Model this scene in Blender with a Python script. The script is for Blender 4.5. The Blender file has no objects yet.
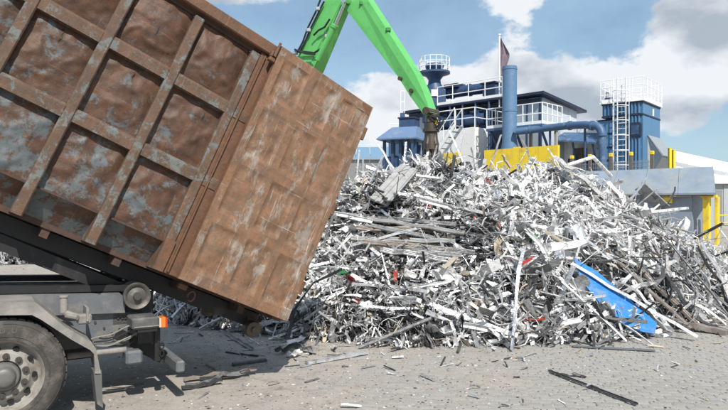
import bpy, math, random
import numpy as np
from mathutils import Vector, Matrix
rnd = random.Random(7)
R = math.radians
S = bpy.context.scene
COL = S.collection
F = 636.0; HC = 1.86          # focal length in photo pixels, eye height in metres

# ------------------------------------------------------------------ camera, sky, sun, exposure
cam = bpy.data.cameras.new('camera'); camo = bpy.data.objects.new('camera', cam); COL.objects.link(camo)
camo.location = (0, 0, HC); camo.rotation_euler = (R(90), 0, 0)
cam.sensor_width = 36; cam.lens = F / 728 * 36; cam.clip_end = 3000; cam.clip_start = .05
S.camera = camo
SUN_EL, SUN_AZ = 48.0, 163.0     # azimuth from +Y towards +X
sd = Vector((math.sin(R(SUN_AZ)) * math.cos(R(SUN_EL)), math.cos(R(SUN_AZ)) * math.cos(R(SUN_EL)), math.sin(R(SUN_EL))))
sun = bpy.data.lights.new('sun', 'SUN'); sun.energy = 4.4; sun.angle = R(.5); sun.color = (1, .955, .88)
suno = bpy.data.objects.new('sun', sun); COL.objects.link(suno)
suno.rotation_euler = sd.to_track_quat('Z', 'Y').to_euler()
S.view_settings.view_transform = 'Standard'; S.view_settings.look = 'None'
S.view_settings.exposure = .33; S.view_settings.gamma = 1
W = bpy.data.worlds.new('World'); S.world = W; W.use_nodes = True
def build_world():
    nt = W.node_tree; N = nt.nodes; L = nt.links; N.clear()
    def nd(t, **k):
        n = N.new(t)
        for a, b in k.items(): setattr(n, a, b)
        return n
    def mth(op, a, b=None, c=None, clamp=False):
        n = nd('ShaderNodeMath', operation=op, use_clamp=clamp)
        for i, v in enumerate((a, b, c)):
            if v is None: continue
            if isinstance(v, (int, float)): n.inputs[i].default_value = v
            else: L.new(v, n.inputs[i])
        return n.outputs[0]
    sky = nd('ShaderNodeTexSky', sky_type='NISHITA', sun_disc=False)
    sky.sun_elevation = R(SUN_EL); sky.sun_rotation = R(SUN_AZ); sky.air_density = 1.0; sky.dust_density = .6; sky.ozone_density = 1.2
    geo = nd('ShaderNodeNewGeometry')
    tc = nd('ShaderNodeTexCoord')
    d = tc.outputs['Generated']
    mp = nd('ShaderNodeMapping'); mp.inputs['Scale'].default_value = (1, 1, 1.7); L.new(d, mp.inputs[0])
    n1 = nd('ShaderNodeTexNoise'); n1.inputs['Scale'].default_value = 8; n1.inputs['Detail'].default_value = 11; n1.inputs['Roughness'].default_value = .58; n1.inputs['Distortion'].default_value = .1
    L.new(mp.outputs[0], n1.inputs['Vector'])
    n2 = nd('ShaderNodeTexNoise'); n2.inputs['Scale'].default_value = 7.0; n2.inputs['Detail'].default_value = 6; n2.inputs['Roughness'].default_value = .5
    mp2 = nd('ShaderNodeMapping'); mp2.inputs['Scale'].default_value = (1, 1, 1.9); mp2.inputs['Location'].default_value = (3.1, .4, 1.2); L.new(d, mp2.inputs[0]); L.new(mp2.outputs[0], n2.inputs['Vector'])
    bias = None; dark = None
    def blob(px, py, rx, ry, a):
        v = Vector(((px - 364) / F, 1, (205 - py) / F)).normalized()
        s = nd('ShaderNodeVectorMath', operation='SUBTRACT'); L.new(d, s.inputs[0]); s.inputs[1].default_value = v
        m = nd('ShaderNodeVectorMath', operation='MULTIPLY'); L.new(s.outputs[0], m.inputs[0]); m.inputs[1].default_value = (F / rx, F / max(rx, ry), F / ry)
        ln = nd('ShaderNodeVectorMath', operation='LENGTH'); L.new(m.outputs[0], ln.inputs[0])
        q = mth('MULTIPLY', ln.outputs['Value'], ln.outputs['Value'])
        return mth('MULTIPLY', mth('EXPONENT', mth('MULTIPLY', q, -1.0)), a)
    for b in CLOUDS:
        o = blob(*b); bias = o if bias is None else mth('ADD', bias, o)
    for b in DARKS:
        o = blob(*b); dark = o if dark is None else mth('ADD', dark, o)
    dens = mth('ADD', mth('SUBTRACT', n1.outputs[0], .50), bias)
    mask = nd('ShaderNodeMapRange', interpolation_type='SMOOTHSTEP'); L.new(dens, mask.inputs[0])
    mask.inputs[1].default_value = 0; mask.inputs[2].default_value = .105
    # shading of the cloud: broad grey undersides
    sh = mth('ADD', mth('ADD', mth('MULTIPLY', mth('SUBTRACT', n2.outputs[0], .47), 3.2), dark), mth('MULTIPLY', mth('SUBTRACT', dens, .16), 1.6))
    n3 = nd('ShaderNodeMapRange'); L.new(sh, n3.inputs[0]); n3.inputs[1].default_value = 0; n3.inputs[2].default_value = .8
    cc = nd('ShaderNodeMix', data_type='RGBA'); L.new(n3.outputs[0], cc.inputs[0])
    cc.inputs[6].default_value = (8.6, 8.8, 9.1, 1); cc.inputs[7].default_value = (4.2, 4.7, 5.4, 1)
    # veil of thin high cloud
    n4 = mth('MULTIPLY', n1.outputs[0], .85)
    veil = nd('ShaderNodeMix', data_type='RGBA'); L.new(n4, veil.inputs[0]); L.new(sky.outputs[0], veil.inputs[6]); veil.inputs[7].default_value = (4.3, 6.6, 8.6, 1)
    mx = nd('ShaderNodeMix', data_type='RGBA'); L.new(mth('MULTIPLY', mask.outputs[0], .93), mx.inputs[0]); L.new(veil.outputs[2], mx.inputs[6]); L.new(cc.outputs[2], mx.inputs[7])
    bg = nd('ShaderNodeBackground'); bg.inputs[1].default_value = .085; L.new(mx.outputs[2], bg.inputs[0])
    out = nd('ShaderNodeOutputWorld'); L.new(bg.outputs[0], out.inputs[0])
CLOUDS = [(395, 112, 55, 34, .34), (430, 85, 40, 16, .14), (520, 22, 18, 20, .16), (500, 60, 34, 14, .12), (550, 40, 34, 22, -.10), (640, 96, 110, 36, .24), (705, 28, 42, 30, .28),
          (570, 14, 40, 20, -.26), (620, 28, 26, 16, -.12), (430, 40, 55, 40, -.25), (250, 48, 90, 42, -.26), (330, 60, 50, 34, -.22), (700, 150, 50, 10, -.30), (450, 84, 24, 20, .16),
          (230, 0, 110, 9, .22), (480, 2, 40, 8, .10), (560, 100, 60, 30, .15), (630, 140, 60, 16, -.05)]
DARKS = [(700, 28, 52, 22, .8), (700, 112, 60, 15, .75), (600, 118, 60, 16, .35), (390, 118, 80, 40, -.7), (515, 25, 40, 40, -.6), (630, 62, 60, 20, -.5), (690, 84, 50, 12, -.5), (240, 2, 120, 10, .4), (520, 70, 40, 12, .35)]
build_world()

# ------------------------------------------------------------------ materials
def mat(name, col, rough=.6, metal=0, var=.12, scale=6, bump=.0, bscale=40, dirt=None, dirt_amt=.0, dirt_scale=3, spec=.5, rand=.0, emit=None):
    m = bpy.data.materials.new(name); m.use_nodes = True
    nt = m.node_tree; N = nt.nodes; L = nt.links
    b = N['Principled BSDF']; b.inputs['Roughness'].default_value = rough; b.inputs['Metallic'].default_value = metal
    b.inputs['Specular IOR Level'].default_value = spec
    tc = N.new('ShaderNodeTexCoord')
    n = N.new('ShaderNodeTexNoise'); n.inputs['Scale'].default_value = scale; n.inputs['Detail'].default_value = 6; n.inputs['Roughness'].default_value = .65
    L.new(tc.outputs['Object'], n.inputs['Vector'])
    hs = N.new('ShaderNodeHueSaturation'); hs.inputs['Color'].default_value = (*col, 1)
    mr = N.new('ShaderNodeMapRange'); mr.inputs[1].default_value = .25; mr.inputs[2].default_value = .75; mr.inputs[3].default_value = 1 - var; mr.inputs[4].default_value = 1 + var
    L.new(n.outputs[0], mr.inputs[0]); val = mr.outputs[0]
    if rand:
        oi = N.new('ShaderNodeObjectInfo'); m2 = N.new('ShaderNodeMapRange'); m2.inputs[3].default_value = 1 - rand; m2.inputs[4].default_value = 1 + rand
        L.new(oi.outputs['Random'], m2.inputs[0]); mu = N.new('ShaderNodeMath'); mu.operation = 'MULTIPLY'; L.new(val, mu.inputs[0]); L.new(m2.outputs[0], mu.inputs[1]); val = mu.outputs[0]
    L.new(val, hs.inputs['Value']); c = hs.outputs[0]
    if dirt:
        n2 = N.new('ShaderNodeTexNoise'); n2.inputs['Scale'].default_value = dirt_scale; n2.inputs['Detail'].default_value = 10; n2.inputs['Roughness'].default_value = .7
        mp = N.new('ShaderNodeMapping'); mp.inputs['Location'].default_value = (5, 3, 1); L.new(tc.outputs['Object'], mp.inputs[0]); L.new(mp.outputs[0], n2.inputs['Vector'])
        m3 = N.new('ShaderNodeMapRange'); m3.inputs[1].default_value = .62 - dirt_amt * .35; m3.inputs[2].default_value = .75 - dirt_amt * .3
        L.new(n2.outputs[0], m3.inputs[0])
        mx = N.new('ShaderNodeMix'); mx.data_type = 'RGBA'; L.new(m3.outputs[0], mx.inputs[0]); L.new(c, mx.inputs[6]); mx.inputs[7].default_value = (*dirt, 1); c = mx.outputs[2]
    L.new(c, b.inputs['Base Color'])
    if bump:
        n3 = N.new('ShaderNodeTexNoise'); n3.inputs['Scale'].default_value = bscale; n3.inputs['Detail'].default_value = 5
        L.new(tc.outputs['Object'], n3.inputs['Vector'])
        bp = N.new('ShaderNodeBump'); bp.inputs['Strength'].default_value = bump; bp.inputs['Distance'].default_value = .01 if bscale > 30 else .02
        L.new(n3.outputs[0], bp.inputs['Height']); L.new(bp.outputs[0], b.inputs['Normal'])
    return m
def rust_mat(name, rust, rust2, paint, thr, scale=3.0, scratch=(.5, .45, .42), scr_amt=.5, rough=.55, stretch=(1, 1, 1), grad=0.0):
    m = bpy.data.materials.new(name); m.use_nodes = True
    nt = m.node_tree; N = nt.nodes; L = nt.links
    b = N['Principled BSDF']
    tc = N.new('ShaderNodeTexCoord'); 
    oi = N.new('ShaderNodeObjectInfo'); co = N.new('ShaderNodeVectorMath'); co.operation = 'ADD'
    sc = N.new('ShaderNodeVectorMath'); sc.operation = 'SCALE'; sc.inputs['Scale'].default_value = 0
    L.new(oi.outputs['Location'], sc.inputs[0]); L.new(tc.outputs['Object'], co.inputs[0]); L.new(sc.outputs[0], co.inputs[1])
    def noise(s, d=8, r=.65, loc=(0, 0, 0), st=(1, 1, 1), rot=(0, 0, 0), dist=0):
        mp = N.new('ShaderNodeMapping'); mp.inputs['Location'].default_value = loc; mp.inputs['Scale'].default_value = st; mp.inputs['Rotation'].default_value = rot
        L.new(co.outputs[0], mp.inputs[0]); n = N.new('ShaderNodeTexNoise'); n.inputs['Scale'].default_value = s; n.inputs['Detail'].default_value = d; n.inputs['Roughness'].default_value = r; n.inputs['Distortion'].default_value = dist
        L.new(mp.outputs[0], n.inputs['Vector']); return n.outputs[0]
    def rng(v, a, b_):
        mr = N.new('ShaderNodeMapRange'); mr.inputs[1].default_value = a; mr.inputs[2].default_value = b_; L.new(v, mr.inputs[0]); return mr.outputs[0]
    def mix(f, a, b_):
        mx = N.new('ShaderNodeMix'); mx.data_type = 'RGBA'
        if isinstance(f, float): mx.inputs[0].default_value = f
        else: L.new(f, mx.inputs[0])
        for i, v in ((6, a), (7, b_)):
            if isinstance(v, tuple): mx.inputs[i].default_value = (*v, 1)
            else: L.new(v, mx.inputs[i])
        return mx.outputs[2]
    base = mix(rng(noise(7, 10, .7), .38, .62), rust, rust2)
    base = mix(rng(noise(34, 4, .7, (1, 2, 3)), .55, .75), base, tuple(v * .45 for v in rust))
    pv = noise(scale, 13, .78, (4, 1, 7), stretch, (0, .5, 0), .25)
    if grad:      # paint is better kept towards the bottom of the box
        sx = N.new('ShaderNodeSeparateXYZ'); L.new(tc.outputs['Object'], sx.inputs[0])
        ad = N.new('ShaderNodeMath'); ad.operation = 'MULTIPLY_ADD'; L.new(sx.outputs['Z'], ad.inputs[0]); ad.inputs[1].default_value = -grad; L.new(pv, ad.inputs[2])
        a2 = N.new('ShaderNodeMath'); a2.operation = 'MULTIPLY_ADD'; L.new(sx.outputs['X'], a2.inputs[0]); a2.inputs[1].default_value = -grad * .35; L.new(ad.outputs[0], a2.inputs[2]); pv = a2.outputs[0]
    pm = rng(pv, thr, thr + .06)
    c = mix(pm, base, mix(rng(noise(12, 6), .35, .7), paint, tuple(v * 1.3 for v in paint)))
    # scrapes running two ways
    s1 = rng(noise(2.2, 12, .85, (9, 0, 2), (.35, 1, 9), (0, .9, 0), .3), .585, .65)
    s2 = rng(noise(2.6, 12, .85, (2, 6, 4), (9, 1, .4), (0, .12, 0), .2), .575, .65)
    mxm = N.new('ShaderNodeMath'); mxm.operation = 'MAXIMUM'; L.new(s1, mxm.inputs[0]); L.new(s2, mxm.inputs[1])
    mm = N.new('ShaderNodeMath'); mm.operation = 'MULTIPLY'; L.new(mxm.outputs[0], mm.inputs[0]); mm.inputs[1].default_value = scr_amt
    c = mix(mm.outputs[0], c, scratch)
    L.new(c, b.inputs['Base Color'])
    rr = N.new('ShaderNodeMapRange'); L.new(noise(9, 6), rr.inputs[0]); rr.inputs[3].default_value = rough - .18; rr.inputs[4].default_value = rough + .25; L.new(rr.outputs[0], b.inputs['Roughness'])
    b.inputs['Specular IOR Level'].default_value = .4
    bp = N.new('ShaderNodeBump'); bp.inputs['Strength'].default_value = .6; bp.inputs['Distance'].default_value = .012
    L.new(noise(16, 11, .74, (3, 3, 3)), bp.inputs['Height']); L.new(bp.outputs[0], b.inputs['Normal'])
    return m
M = {}
M['rust_side'] = rust_mat('rusty_blue_paint', (.112, .053, .029), (.062, .036, .025), (.092, .108, .114), .478, 5.0, (.26, .135, .075), .8, .48, grad=.07)
M['rust_rib'] = rust_mat('rusty_rib', (.138, .076, .046), (.085, .055, .038), (.120, .132, .128), .52, 8, (.32, .24, .18), .5, .6)
M['rust_edge'] = rust_mat('rusty_edge', (.158, .075, .040), (.107, .057, .034), (.17, .18, .18), .66, 5, (.4, .25, .16), .4, .6)
M['rust_door'] = rust_mat('rusty_door', (.235, .122, .066), (.140, .088, .056), (.22, .185, .155), .53, 5.0, (.52, .47, .43), .85, .55, stretch=(1, 1, .45))
M['rust_dark'] = rust_mat('rusty_underside', (.09, .05, .035), (.05, .035, .03), (.07, .08, .09), .6, 5, (.15, .1, .07), .3, .8)
M['black_steel'] = mat('black_steel', (.012, .012, .013), .6, dirt=(.05, .045, .04), dirt_amt=.1)
M['grey_frame'] = mat('grey_chassis_paint', (.12, .13, .14), .5, dirt=(.20, .18, .16), dirt_amt=.35, dirt_scale=5, var=.2, bump=.2)
M['dusty_grey'] = mat('dusty_grey_plastic', (.19, .18, .165), .75, dirt=(.27, .25, .225), dirt_amt=.5, dirt_scale=4, var=.2, bump=.3)
M['tyre'] = mat('dusty_tyre_rubber', (.055, .050, .046), .9, dirt=(.125, .11, .095), dirt_amt=.4, dirt_scale=6, var=.2, bump=.4, bscale=60)
M['rim'] = mat('dusty_steel_rim', (.30, .285, .262), .6, 0, dirt=(.2, .17, .14), dirt_amt=.5, dirt_scale=8)
M['nut'] = mat('dark_wheel_nut', (.09, .08, .075), .5, .5)
M['amber'] = mat('amber_lens', (.60, .17, .02), .3)
M['red_lens'] = mat('red_lens', (.5, .03, .02), .25)
M['green'] = mat('green_excavator_paint', (.125, .48, .125), .42, var=.10, scale=3, dirt=(.10, .34, .10), dirt_amt=.16, dirt_scale=5, bump=.1)
M['dark_green'] = mat('dark_green_paint', (.04, .2, .06), .5)
M['chrome'] = mat('chrome_rod', (.75, .75, .75), .15, 1)
M['hose'] = mat('black_rubber_hose', (.02, .02, .02), .5)
M['greasy'] = mat('greasy_brown_steel', (.09, .07, .055), .5, .4, var=.3, scale=9)
M['white'] = mat('white_paint', (.78, .78, .77), .5, var=.06, dirt=(.5, .46, .4), dirt_amt=.15)
M['rail_white'] = mat('white_rail_paint', (.82, .82, .82), .45, var=.04)
M['plant_blue'] = mat('dark_blue_plant_paint', (.030, .066, .145), .5, var=.2, dirt=(.12, .13, .16), dirt_amt=.15)
M['mid_blue'] = mat('mid_blue_paint', (.055, .115, .22), .5, var=.12, dirt=(.2, .25, .3), dirt_amt=.2)
M['stack_blue'] = mat('pale_blue_stack_paint', (.10, .19, .32), .5, var=.1, dirt=(.2, .26, .33), dirt_amt=.2)
M['navy'] = mat('navy_trim', (.018, .028, .06), .6)
M['coll_blue'] = mat('blue_panel', (.055, .14, .26), .5, var=.1, dirt=(.15, .22, .3), dirt_amt=.25)
M['coll_side'] = mat('blue_side_panel', (.085, .20, .35), .5, var=.06)
M['plant_grey'] = mat('pale_grey_cladding', (.47, .52, .56), .5, var=.06)
M['concrete'] = mat('concrete', (.36, .345, .32), .85, var=.15, bump=.3)
M['window'] = mat('dark_window_glass', (.03, .04, .06), .08)
M['pale_pane'] = mat('pale_window_pane', (.38, .43, .48), .15)
M['yellow'] = mat('yellow_paint', (.80, .58, .035), .5, var=.08, dirt=(.42, .30, .12), dirt_amt=.3, dirt_scale=2)
M['shed_roof'] = mat('grey_blue_sheet_roof', (.23, .28, .34), .5, var=.18, scale=2, dirt=(.30, .31, .31), dirt_amt=.45, dirt_scale=1.5)
M['shed_wall'] = mat('grey_blue_wall', (.24, .28, .35), .6, var=.12)
M['hall_white'] = mat('white_hall_roof', (.72, .73, .73), .5)
M['hall_grey'] = mat('grey_hall_wall', (.36, .38, .39), .6)
M['fence_grey'] = mat('grey_fence_panel', (.22, .22, .22), .8)
M['left_blue'] = mat('blue_grey_metal_roof', (.16, .27, .38), .5)
M['post_brown'] = mat('rusty_post', (.14, .12, .10), .7)
M['mesh_grey'] = mat('mesh_wire', (.35, .37, .4), .5, .3)
M['flag'] = mat('faded_flag_cloth', (.20, .155, .19), .8, var=.4, scale=4)
M['hopper_grey'] = mat('grey_hopper_steel', (.33, .36, .38), .5, .2)
M['red'] = mat('red_paint', (.6, .04, .03), .5)
# scrap
M['s_white'] = mat('white_coated_scrap', (.73, .73, .725), .42, .05, var=.2, scale=14, bump=.55, bscale=22, dirt=(.26, .24, .22), dirt_amt=.32, dirt_scale=9, rand=.18)
M['s_alu'] = mat('bare_aluminium_scrap', (.68, .68, .69), .36, .80, var=.2, scale=12, bump=.55, bscale=25, dirt=(.3, .28, .26), dirt_amt=.3, dirt_scale=9, rand=.15)
M['s_pale'] = mat('pale_grey_scrap', (.48, .49, .50), .42, .4, var=.25, scale=12, bump=.55, bscale=25, dirt=(.2, .18, .16), dirt_amt=.35, dirt_scale=9, rand=.2)
M['s_mid'] = mat('mid_grey_scrap', (.27, .27, .275), .45, .3, var=.25, scale=10, bump=.8, bscale=25, dirt=(.12, .11, .1), dirt_amt=.35, dirt_scale=9, rand=.25)
M['s_dark'] = mat('dark_scrap', (.050, .050, .052), .5, .1, var=.3, scale=10, bump=.6, dirt=(.11, .10, .09), dirt_amt=.3, rand=.3)
M['s_tan'] = mat('tan_scrap', (.42, .36, .28), .6, 0, var=.2, scale=8, rand=.2)
M['s_brown'] = mat('brown_scrap_beam', (.25, .21, .18), .55, .1, var=.2, scale=7, dirt=(.42, .4, .37), dirt_amt=.3)
M['s_blue'] = mat('bright_blue_sheet', (.018, .18, .50), .45, var=.18, dirt=(.16, .24, .33), dirt_amt=.32, dirt_scale=4, bump=1.0, bscale=9)
M['s_red'] = mat('red_scrap', (.6, .07, .05), .5)
M['s_green'] = mat('green_scrap', (.05, .3, .12), .5)
M['s_mid2'] = mat('weathered_grey_panel', (.36, .36, .35), .5, .1, var=.2, dirt=(.2, .19, .18), dirt_amt=.4)
M['core'] = mat('scrap_gap_shade', (.07, .068, .065), .85, var=.8, scale=14, dirt=(.15, .15, .15), dirt_amt=.3, dirt_scale=18, bump=1, bscale=20)  # dark tone stands in for shade in the gaps between scrap pieces

# ------------------------------------------------------------------ helpers
class MB:
    def __init__(s): s.v = []; s.f = []; s.m = []
    def add(s, vs, fs, mi=0):
        k = len(s.v); s.v += [tuple(p) for p in vs]; s.f += [tuple(i + k for i in f) for f in fs]; s.m += [mi] * len(fs); return s
    def box(s, x0, x1, y0, y1, z0, z1, M_=None, bev=0, mi=0):
        if bev:
            b = min(bev, (x1 - x0) * .45, (y1 - y0) * .45, (z1 - z0) * .45); vs = []; 
            # chamfered box: 24 verts
            for X, sx in ((x0, 1), (x1, -1)):
                for Y, sy in ((y0, 1), (y1, -1)):
                    for Z, sz in ((z0, 1), (z1, -1)):
                        vs += [(X, Y + sy * b, Z + sz * b), (X + sx * b, Y, Z + sz * b), (X + sx * b, Y + sy * b, Z)]
            I = lambda i, j, k, a: (i * 4 + j * 2 + k) * 3 + a
            fs = []
            for i in (0, 1): fs.append([I(i, 0, 0, 0), I(i, 0, 1, 0), I(i, 1, 1, 0), I(i, 1, 0, 0)] if i == 0 else [I(i, 0, 0, 0), I(i, 1, 0, 0), I(i, 1, 1, 0), I(i, 0, 1, 0)])
            for j in (0, 1): fs.append([I(0, j, 0, 1), I(1, j, 0, 1), I(1, j, 1, 1), I(0, j, 1, 1)] if j == 0 else [I(0, j, 0, 1), I(0, j, 1, 1), I(1, j, 1, 1), I(1, j, 0, 1)])
            for k in (0, 1): fs.append([I(0, 0, k, 2), I(0, 1, k, 2), I(1, 1, k, 2), I(1, 0, k, 2)] if k == 0 else [I(0, 0, k, 2), I(1, 0, k, 2), I(1, 1, k, 2), I(0, 1, k, 2)])
            for i in (0, 1):
                for j in (0, 1): fs.append([I(i, j, 0, 0), I(i, j, 1, 0), I(i, j, 1, 1), I(i, j, 0, 1)])
            for i in (0, 1):
                for k in (0, 1): fs.append([I(i, 0, k, 0), I(i, 1, k, 0), I(i, 1, k, 2), I(i, 0, k, 2)])
            for j in (0, 1):
                for k in (0, 1): fs.append([I(0, j, k, 1), I(1, j, k, 1), I(1, j, k, 2), I(0, j, k, 2)])
            for i in (0, 1):
                for j in (0, 1):
                    for k in (0, 1): fs.append([I(i, j, k, 0), I(i, j, k, 1), I(i, j, k, 2)])
        else:
            vs = [(x, y, z) for x in (x0, x1) for y in (y0, y1) for z in (z0, z1)]
            fs = [(0, 1, 3, 2), (4, 6, 7, 5), (0, 4, 5, 1), (2, 3, 7, 6), (0, 2, 6, 4), (1, 5, 7, 3)]
        if M_ is not None: vs = [M_ @ Vector(p) for p in vs]
        return s.add(vs, fs, mi)
    def bar(s, a, b, w, h=None, up=(0, 0, 1), mi=0, bev=0):     # rectangular bar from a to b
        a = Vector(a); b = Vector(b); h = h or w; d = (b - a); ln = d.length; d.normalize()
        u = Vector(up); 
        if abs(d.dot(u)) > .99: u = Vector((1, 0, 0))
        sx = d.cross(u).normalized(); uz = sx.cross(d)
        T = Matrix((sx, d, uz)).transposed().to_4x4(); T.translation = a
        return s.box(-w / 2, w / 2, 0, ln, -h / 2, h / 2, T, bev, mi)
    def tube(s, pts, r, n=8, caps=True, mi=0):
        pts = [Vector(p) for p in pts]; rs = r if isinstance(r, (list, tuple)) else [r] * len(pts)
        k = len(s.v); pu = None
        for i, p in enumerate(pts):
            d = (pts[min(i + 1, len(pts) - 1)] - pts[max(i - 1, 0)]).normalized()
            if pu is None:
                pu = Vector((0, 0, 1)) if abs(d.z) < .9 else Vector((1, 0, 0))
            x = d.cross(pu).normalized(); y = x.cross(d).normalized(); pu = y
            for j in range(n):
                a = 2 * math.pi * (j + .5) / n; s.v.append(tuple(p + (x * math.cos(a) + y * math.sin(a)) * rs[i]))
        for i in range(len(pts) - 1):
            for j in range(n):
                s.f.append((k + i * n + j, k + i * n + (j + 1) % n, k + (i + 1) * n + (j + 1) % n, k + (i + 1) * n + j)); s.m.append(mi)
        if caps:
            s.f.append(tuple(k + j for j in range(n))[::-1]); s.f.append(tuple(k + (len(pts) - 1) * n + j for j in range(n))); s.m += [mi, mi]
        return s
    def lathe(s, prof, n=32, T=None, mi=0):      # profile (r, z) round z
        k = len(s.v)
        for r, z in prof:
            for j in range(n):
                a = 2 * math.pi * j / n; p = Vector((r * math.cos(a), r * math.sin(a), z)); s.v.append(tuple(T @ p if T is not None else p))
        for i in range(len(prof) - 1):
            for j in range(n): s.f.append((k + i * n + j, k + i * n + (j + 1) % n, k + (i + 1) * n + (j + 1) % n, k + (i + 1) * n + j)); s.m.append(mi)
        return s
    def prism(s, poly, T, t0, t1, mi=0):          # polygon in local xy, extruded z t0..t1
        n = len(poly); k = len(s.v)
        for t in (t0, t1):
            for x, y in poly: s.v.append(tuple(T @ Vector((x, y, t))))
        s.f.append(tuple(k + i for i in range(n))[::-1]); s.f.append(tuple(k + n + i for i in range(n)))
        for i in range(n): s.f.append((k + i, k + (i + 1) % n, k + n + (i + 1) % n, k + n + i))
        s.m += [mi] * (n + 2); return s
    def mesh(s, name, mats, smooth=False):
        me = bpy.data.meshes.new(name); me.from_pydata(s.v, [], s.f)
        for m_ in (mats if isinstance(mats, (list, tuple)) else [mats]): me.materials.append(M[m_] if isinstance(m_, str) else m_)
        if len(me.materials) > 1: me.polygons.foreach_set('material_index', s.m)
        if smooth:
            me.polygons.foreach_set('use_smooth', [True] * len(me.polygons))
            if smooth != 'full': me.set_sharp_from_angle(angle=R(38))
        me.update(); return me
    def build(s, name, mats, parent=None, smooth=False):
        o = bpy.data.objects.new(name, s.mesh(name, mats, smooth)); COL.objects.link(o)
        if parent is not None:
            o.parent = parent
        return o
def tag(o, label=None, cat=None, group=None, kind=None):
    if label: o['label'] = label
    if cat: o['category'] = cat
    if group: o['group'] = group
    if kind: o['kind'] = kind
    return o
def empty(name, Mx=None, loc=None):
    o = bpy.data.objects.new(name, None); COL.objects.link(o); o.empty_display_size = .1
    if Mx is not None: o.matrix_world = Mx
    if loc is not None: o.location = loc
    return o
def at(px, py, D): return Vector(((px - 364) / F * D, D, HC + (205 - py) / F * D))
def ray(px, py): return Vector(((px - 364) / F, 1, (205 - py) / F))
CAMP = Vector((0, 0, HC))
def on_plane(px, py, P, n):
    r = ray(px, py); t = (Vector(P) - CAMP).dot(n) / r.dot(n); return CAMP + r * t
def ground(px, py, z=0): return at(px, py, F * (HC - z) / (py - 205))
def copyo(o, parent=None):
    c = o.copy(); COL.objects.link(c); c.parent = parent; return c

# ------------------------------------------------------------------ ground
def vnoise(x, y, seed=0):
    # smooth value noise, numpy
    x = np.asarray(x, float); y = np.asarray(y, float)
    xi = np.floor(x).astype(int); yi = np.floor(y).astype(int); fx = x - xi; fy = y - yi
    fx = fx * fx * (3 - 2 * fx); fy = fy * fy * (3 - 2 * fy)
    def h(a, b):
        n = (a * 374761393 + b * 668265263 + seed * 974634777) & 0xffffffff
        n = ((n ^ (n >> 13)) * 1274126177) & 0xffffffff
        return ((n ^ (n >> 16)) & 0xffff) / 65535.0
    return (h(xi, yi) * (1 - fx) + h(xi + 1, yi) * fx) * (1 - fy) + (h(xi, yi + 1) * (1 - fx) + h(xi + 1, yi + 1) * fx) * fy
def fbm(x, y, seed=0, o=4):
    s = 0; a = .5; t = 0
    for i in range(o): s = s + a * vnoise(np.asarray(x) * 2 ** i, np.asarray(y) * 2 ** i, seed + i); t += a; a *= .5
    return s / t
def ground_material():
    m = bpy.data.materials.new('dusty_yard'); m.use_nodes = True; nt = m.node_tree; N = nt.nodes; L = nt.links; b = N['Principled BSDF']
    tc = N.new('ShaderNodeTexCoord')
    def noise(s, d=8, r=.65, loc=(0, 0, 0)):
        mp = N.new('ShaderNodeMapping'); mp.inputs['Location'].default_value = loc; L.new(tc.outputs['Object'], mp.inputs[0])
        n = N.new('ShaderNodeTexNoise'); n.inputs['Scale'].default_value = s; n.inputs['Detail'].default_value = d; n.inputs['Roughness'].default_value = r; L.new(mp.outputs[0], n.inputs['Vector']); return n.outputs[0]
    def rng(v, a, b_, c=0, d=1):
        mr = N.new('ShaderNodeMapRange'); mr.inputs[1].default_value = a; mr.inputs[2].default_value = b_; mr.inputs[3].default_value = c; mr.inputs[4].default_value = d; L.new(v, mr.inputs[0]); return mr.outputs[0]
    def mix(f, a, b_):
        mx = N.new('ShaderNodeMix'); mx.data_type = 'RGBA'; L.new(f, mx.inputs[0])
        for i, v in ((6, a), (7, b_)):
            if isinstance(v, tuple): mx.inputs[i].default_value = (*v, 1)
            else: L.new(v, mx.inputs[i])
        return mx.outputs[2]
    c = mix(rng(noise(.7, 5), .4, .62), (.365, .325, .285), (.315, .292, .265))
    c = mix(rng(noise(5, 9, .72, (3, 0, 0)), .46, .68), c, (.24, .215, .192))
    c = mix(rng(noise(1.1, 7, .7, (11, 4, 0)), .58, .66), c, (.19, .168, .148))
    c = mix(rng(noise(45, 4, .7), .5, .72), c, (.42, .395, .36))
    c = mix(rng(noise(90, 3, .7, (7, 2, 0)), .60, .70), c, (.16, .145, .13))
    L.new(c, b.inputs['Base Color']); b.inputs['Roughness'].default_value = .9; b.inputs['Specular IOR Level'].default_value = .25
    bp = N.new('ShaderNodeBump'); bp.inputs['Strength'].default_value = .55; bp.inputs['Distance'].default_value = .012; L.new(noise(30, 9, .75), bp.inputs['Height']); L.new(bp.outputs[0], b.inputs['Normal'])
    return m
M['yard'] = ground_material()
M['paver'] = mat('grey_concrete_paver', (.285, .275, .260), .85, var=.2, scale=9, bump=.45, bscale=80, rand=.10, dirt=(.31, .285, .25), dirt_amt=.5, dirt_scale=3)
def dirt_z(x, y):
    # dust covers the pavers on the left and thins out to the right
    edge = -1.0 + .22 * (np.asarray(y) - 6) + 1.7 * (fbm(np.asarray(x) * .7 + 3, np.asarray(y) * .9, 5) - .5) * 2
    cover = np.clip((edge + 1.9 - np.asarray(x)) / 1.6, -1, 1)
    z = .0012 + np.where(cover > 0, .0085, .0035) * cover + .006 * (fbm(np.asarray(x) * 3, np.asarray(y) * 3, 9) - .5) + .004 * (fbm(np.asarray(x) * 11, np.asarray(y) * 11, 19, 2) - .5)
    return z
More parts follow.
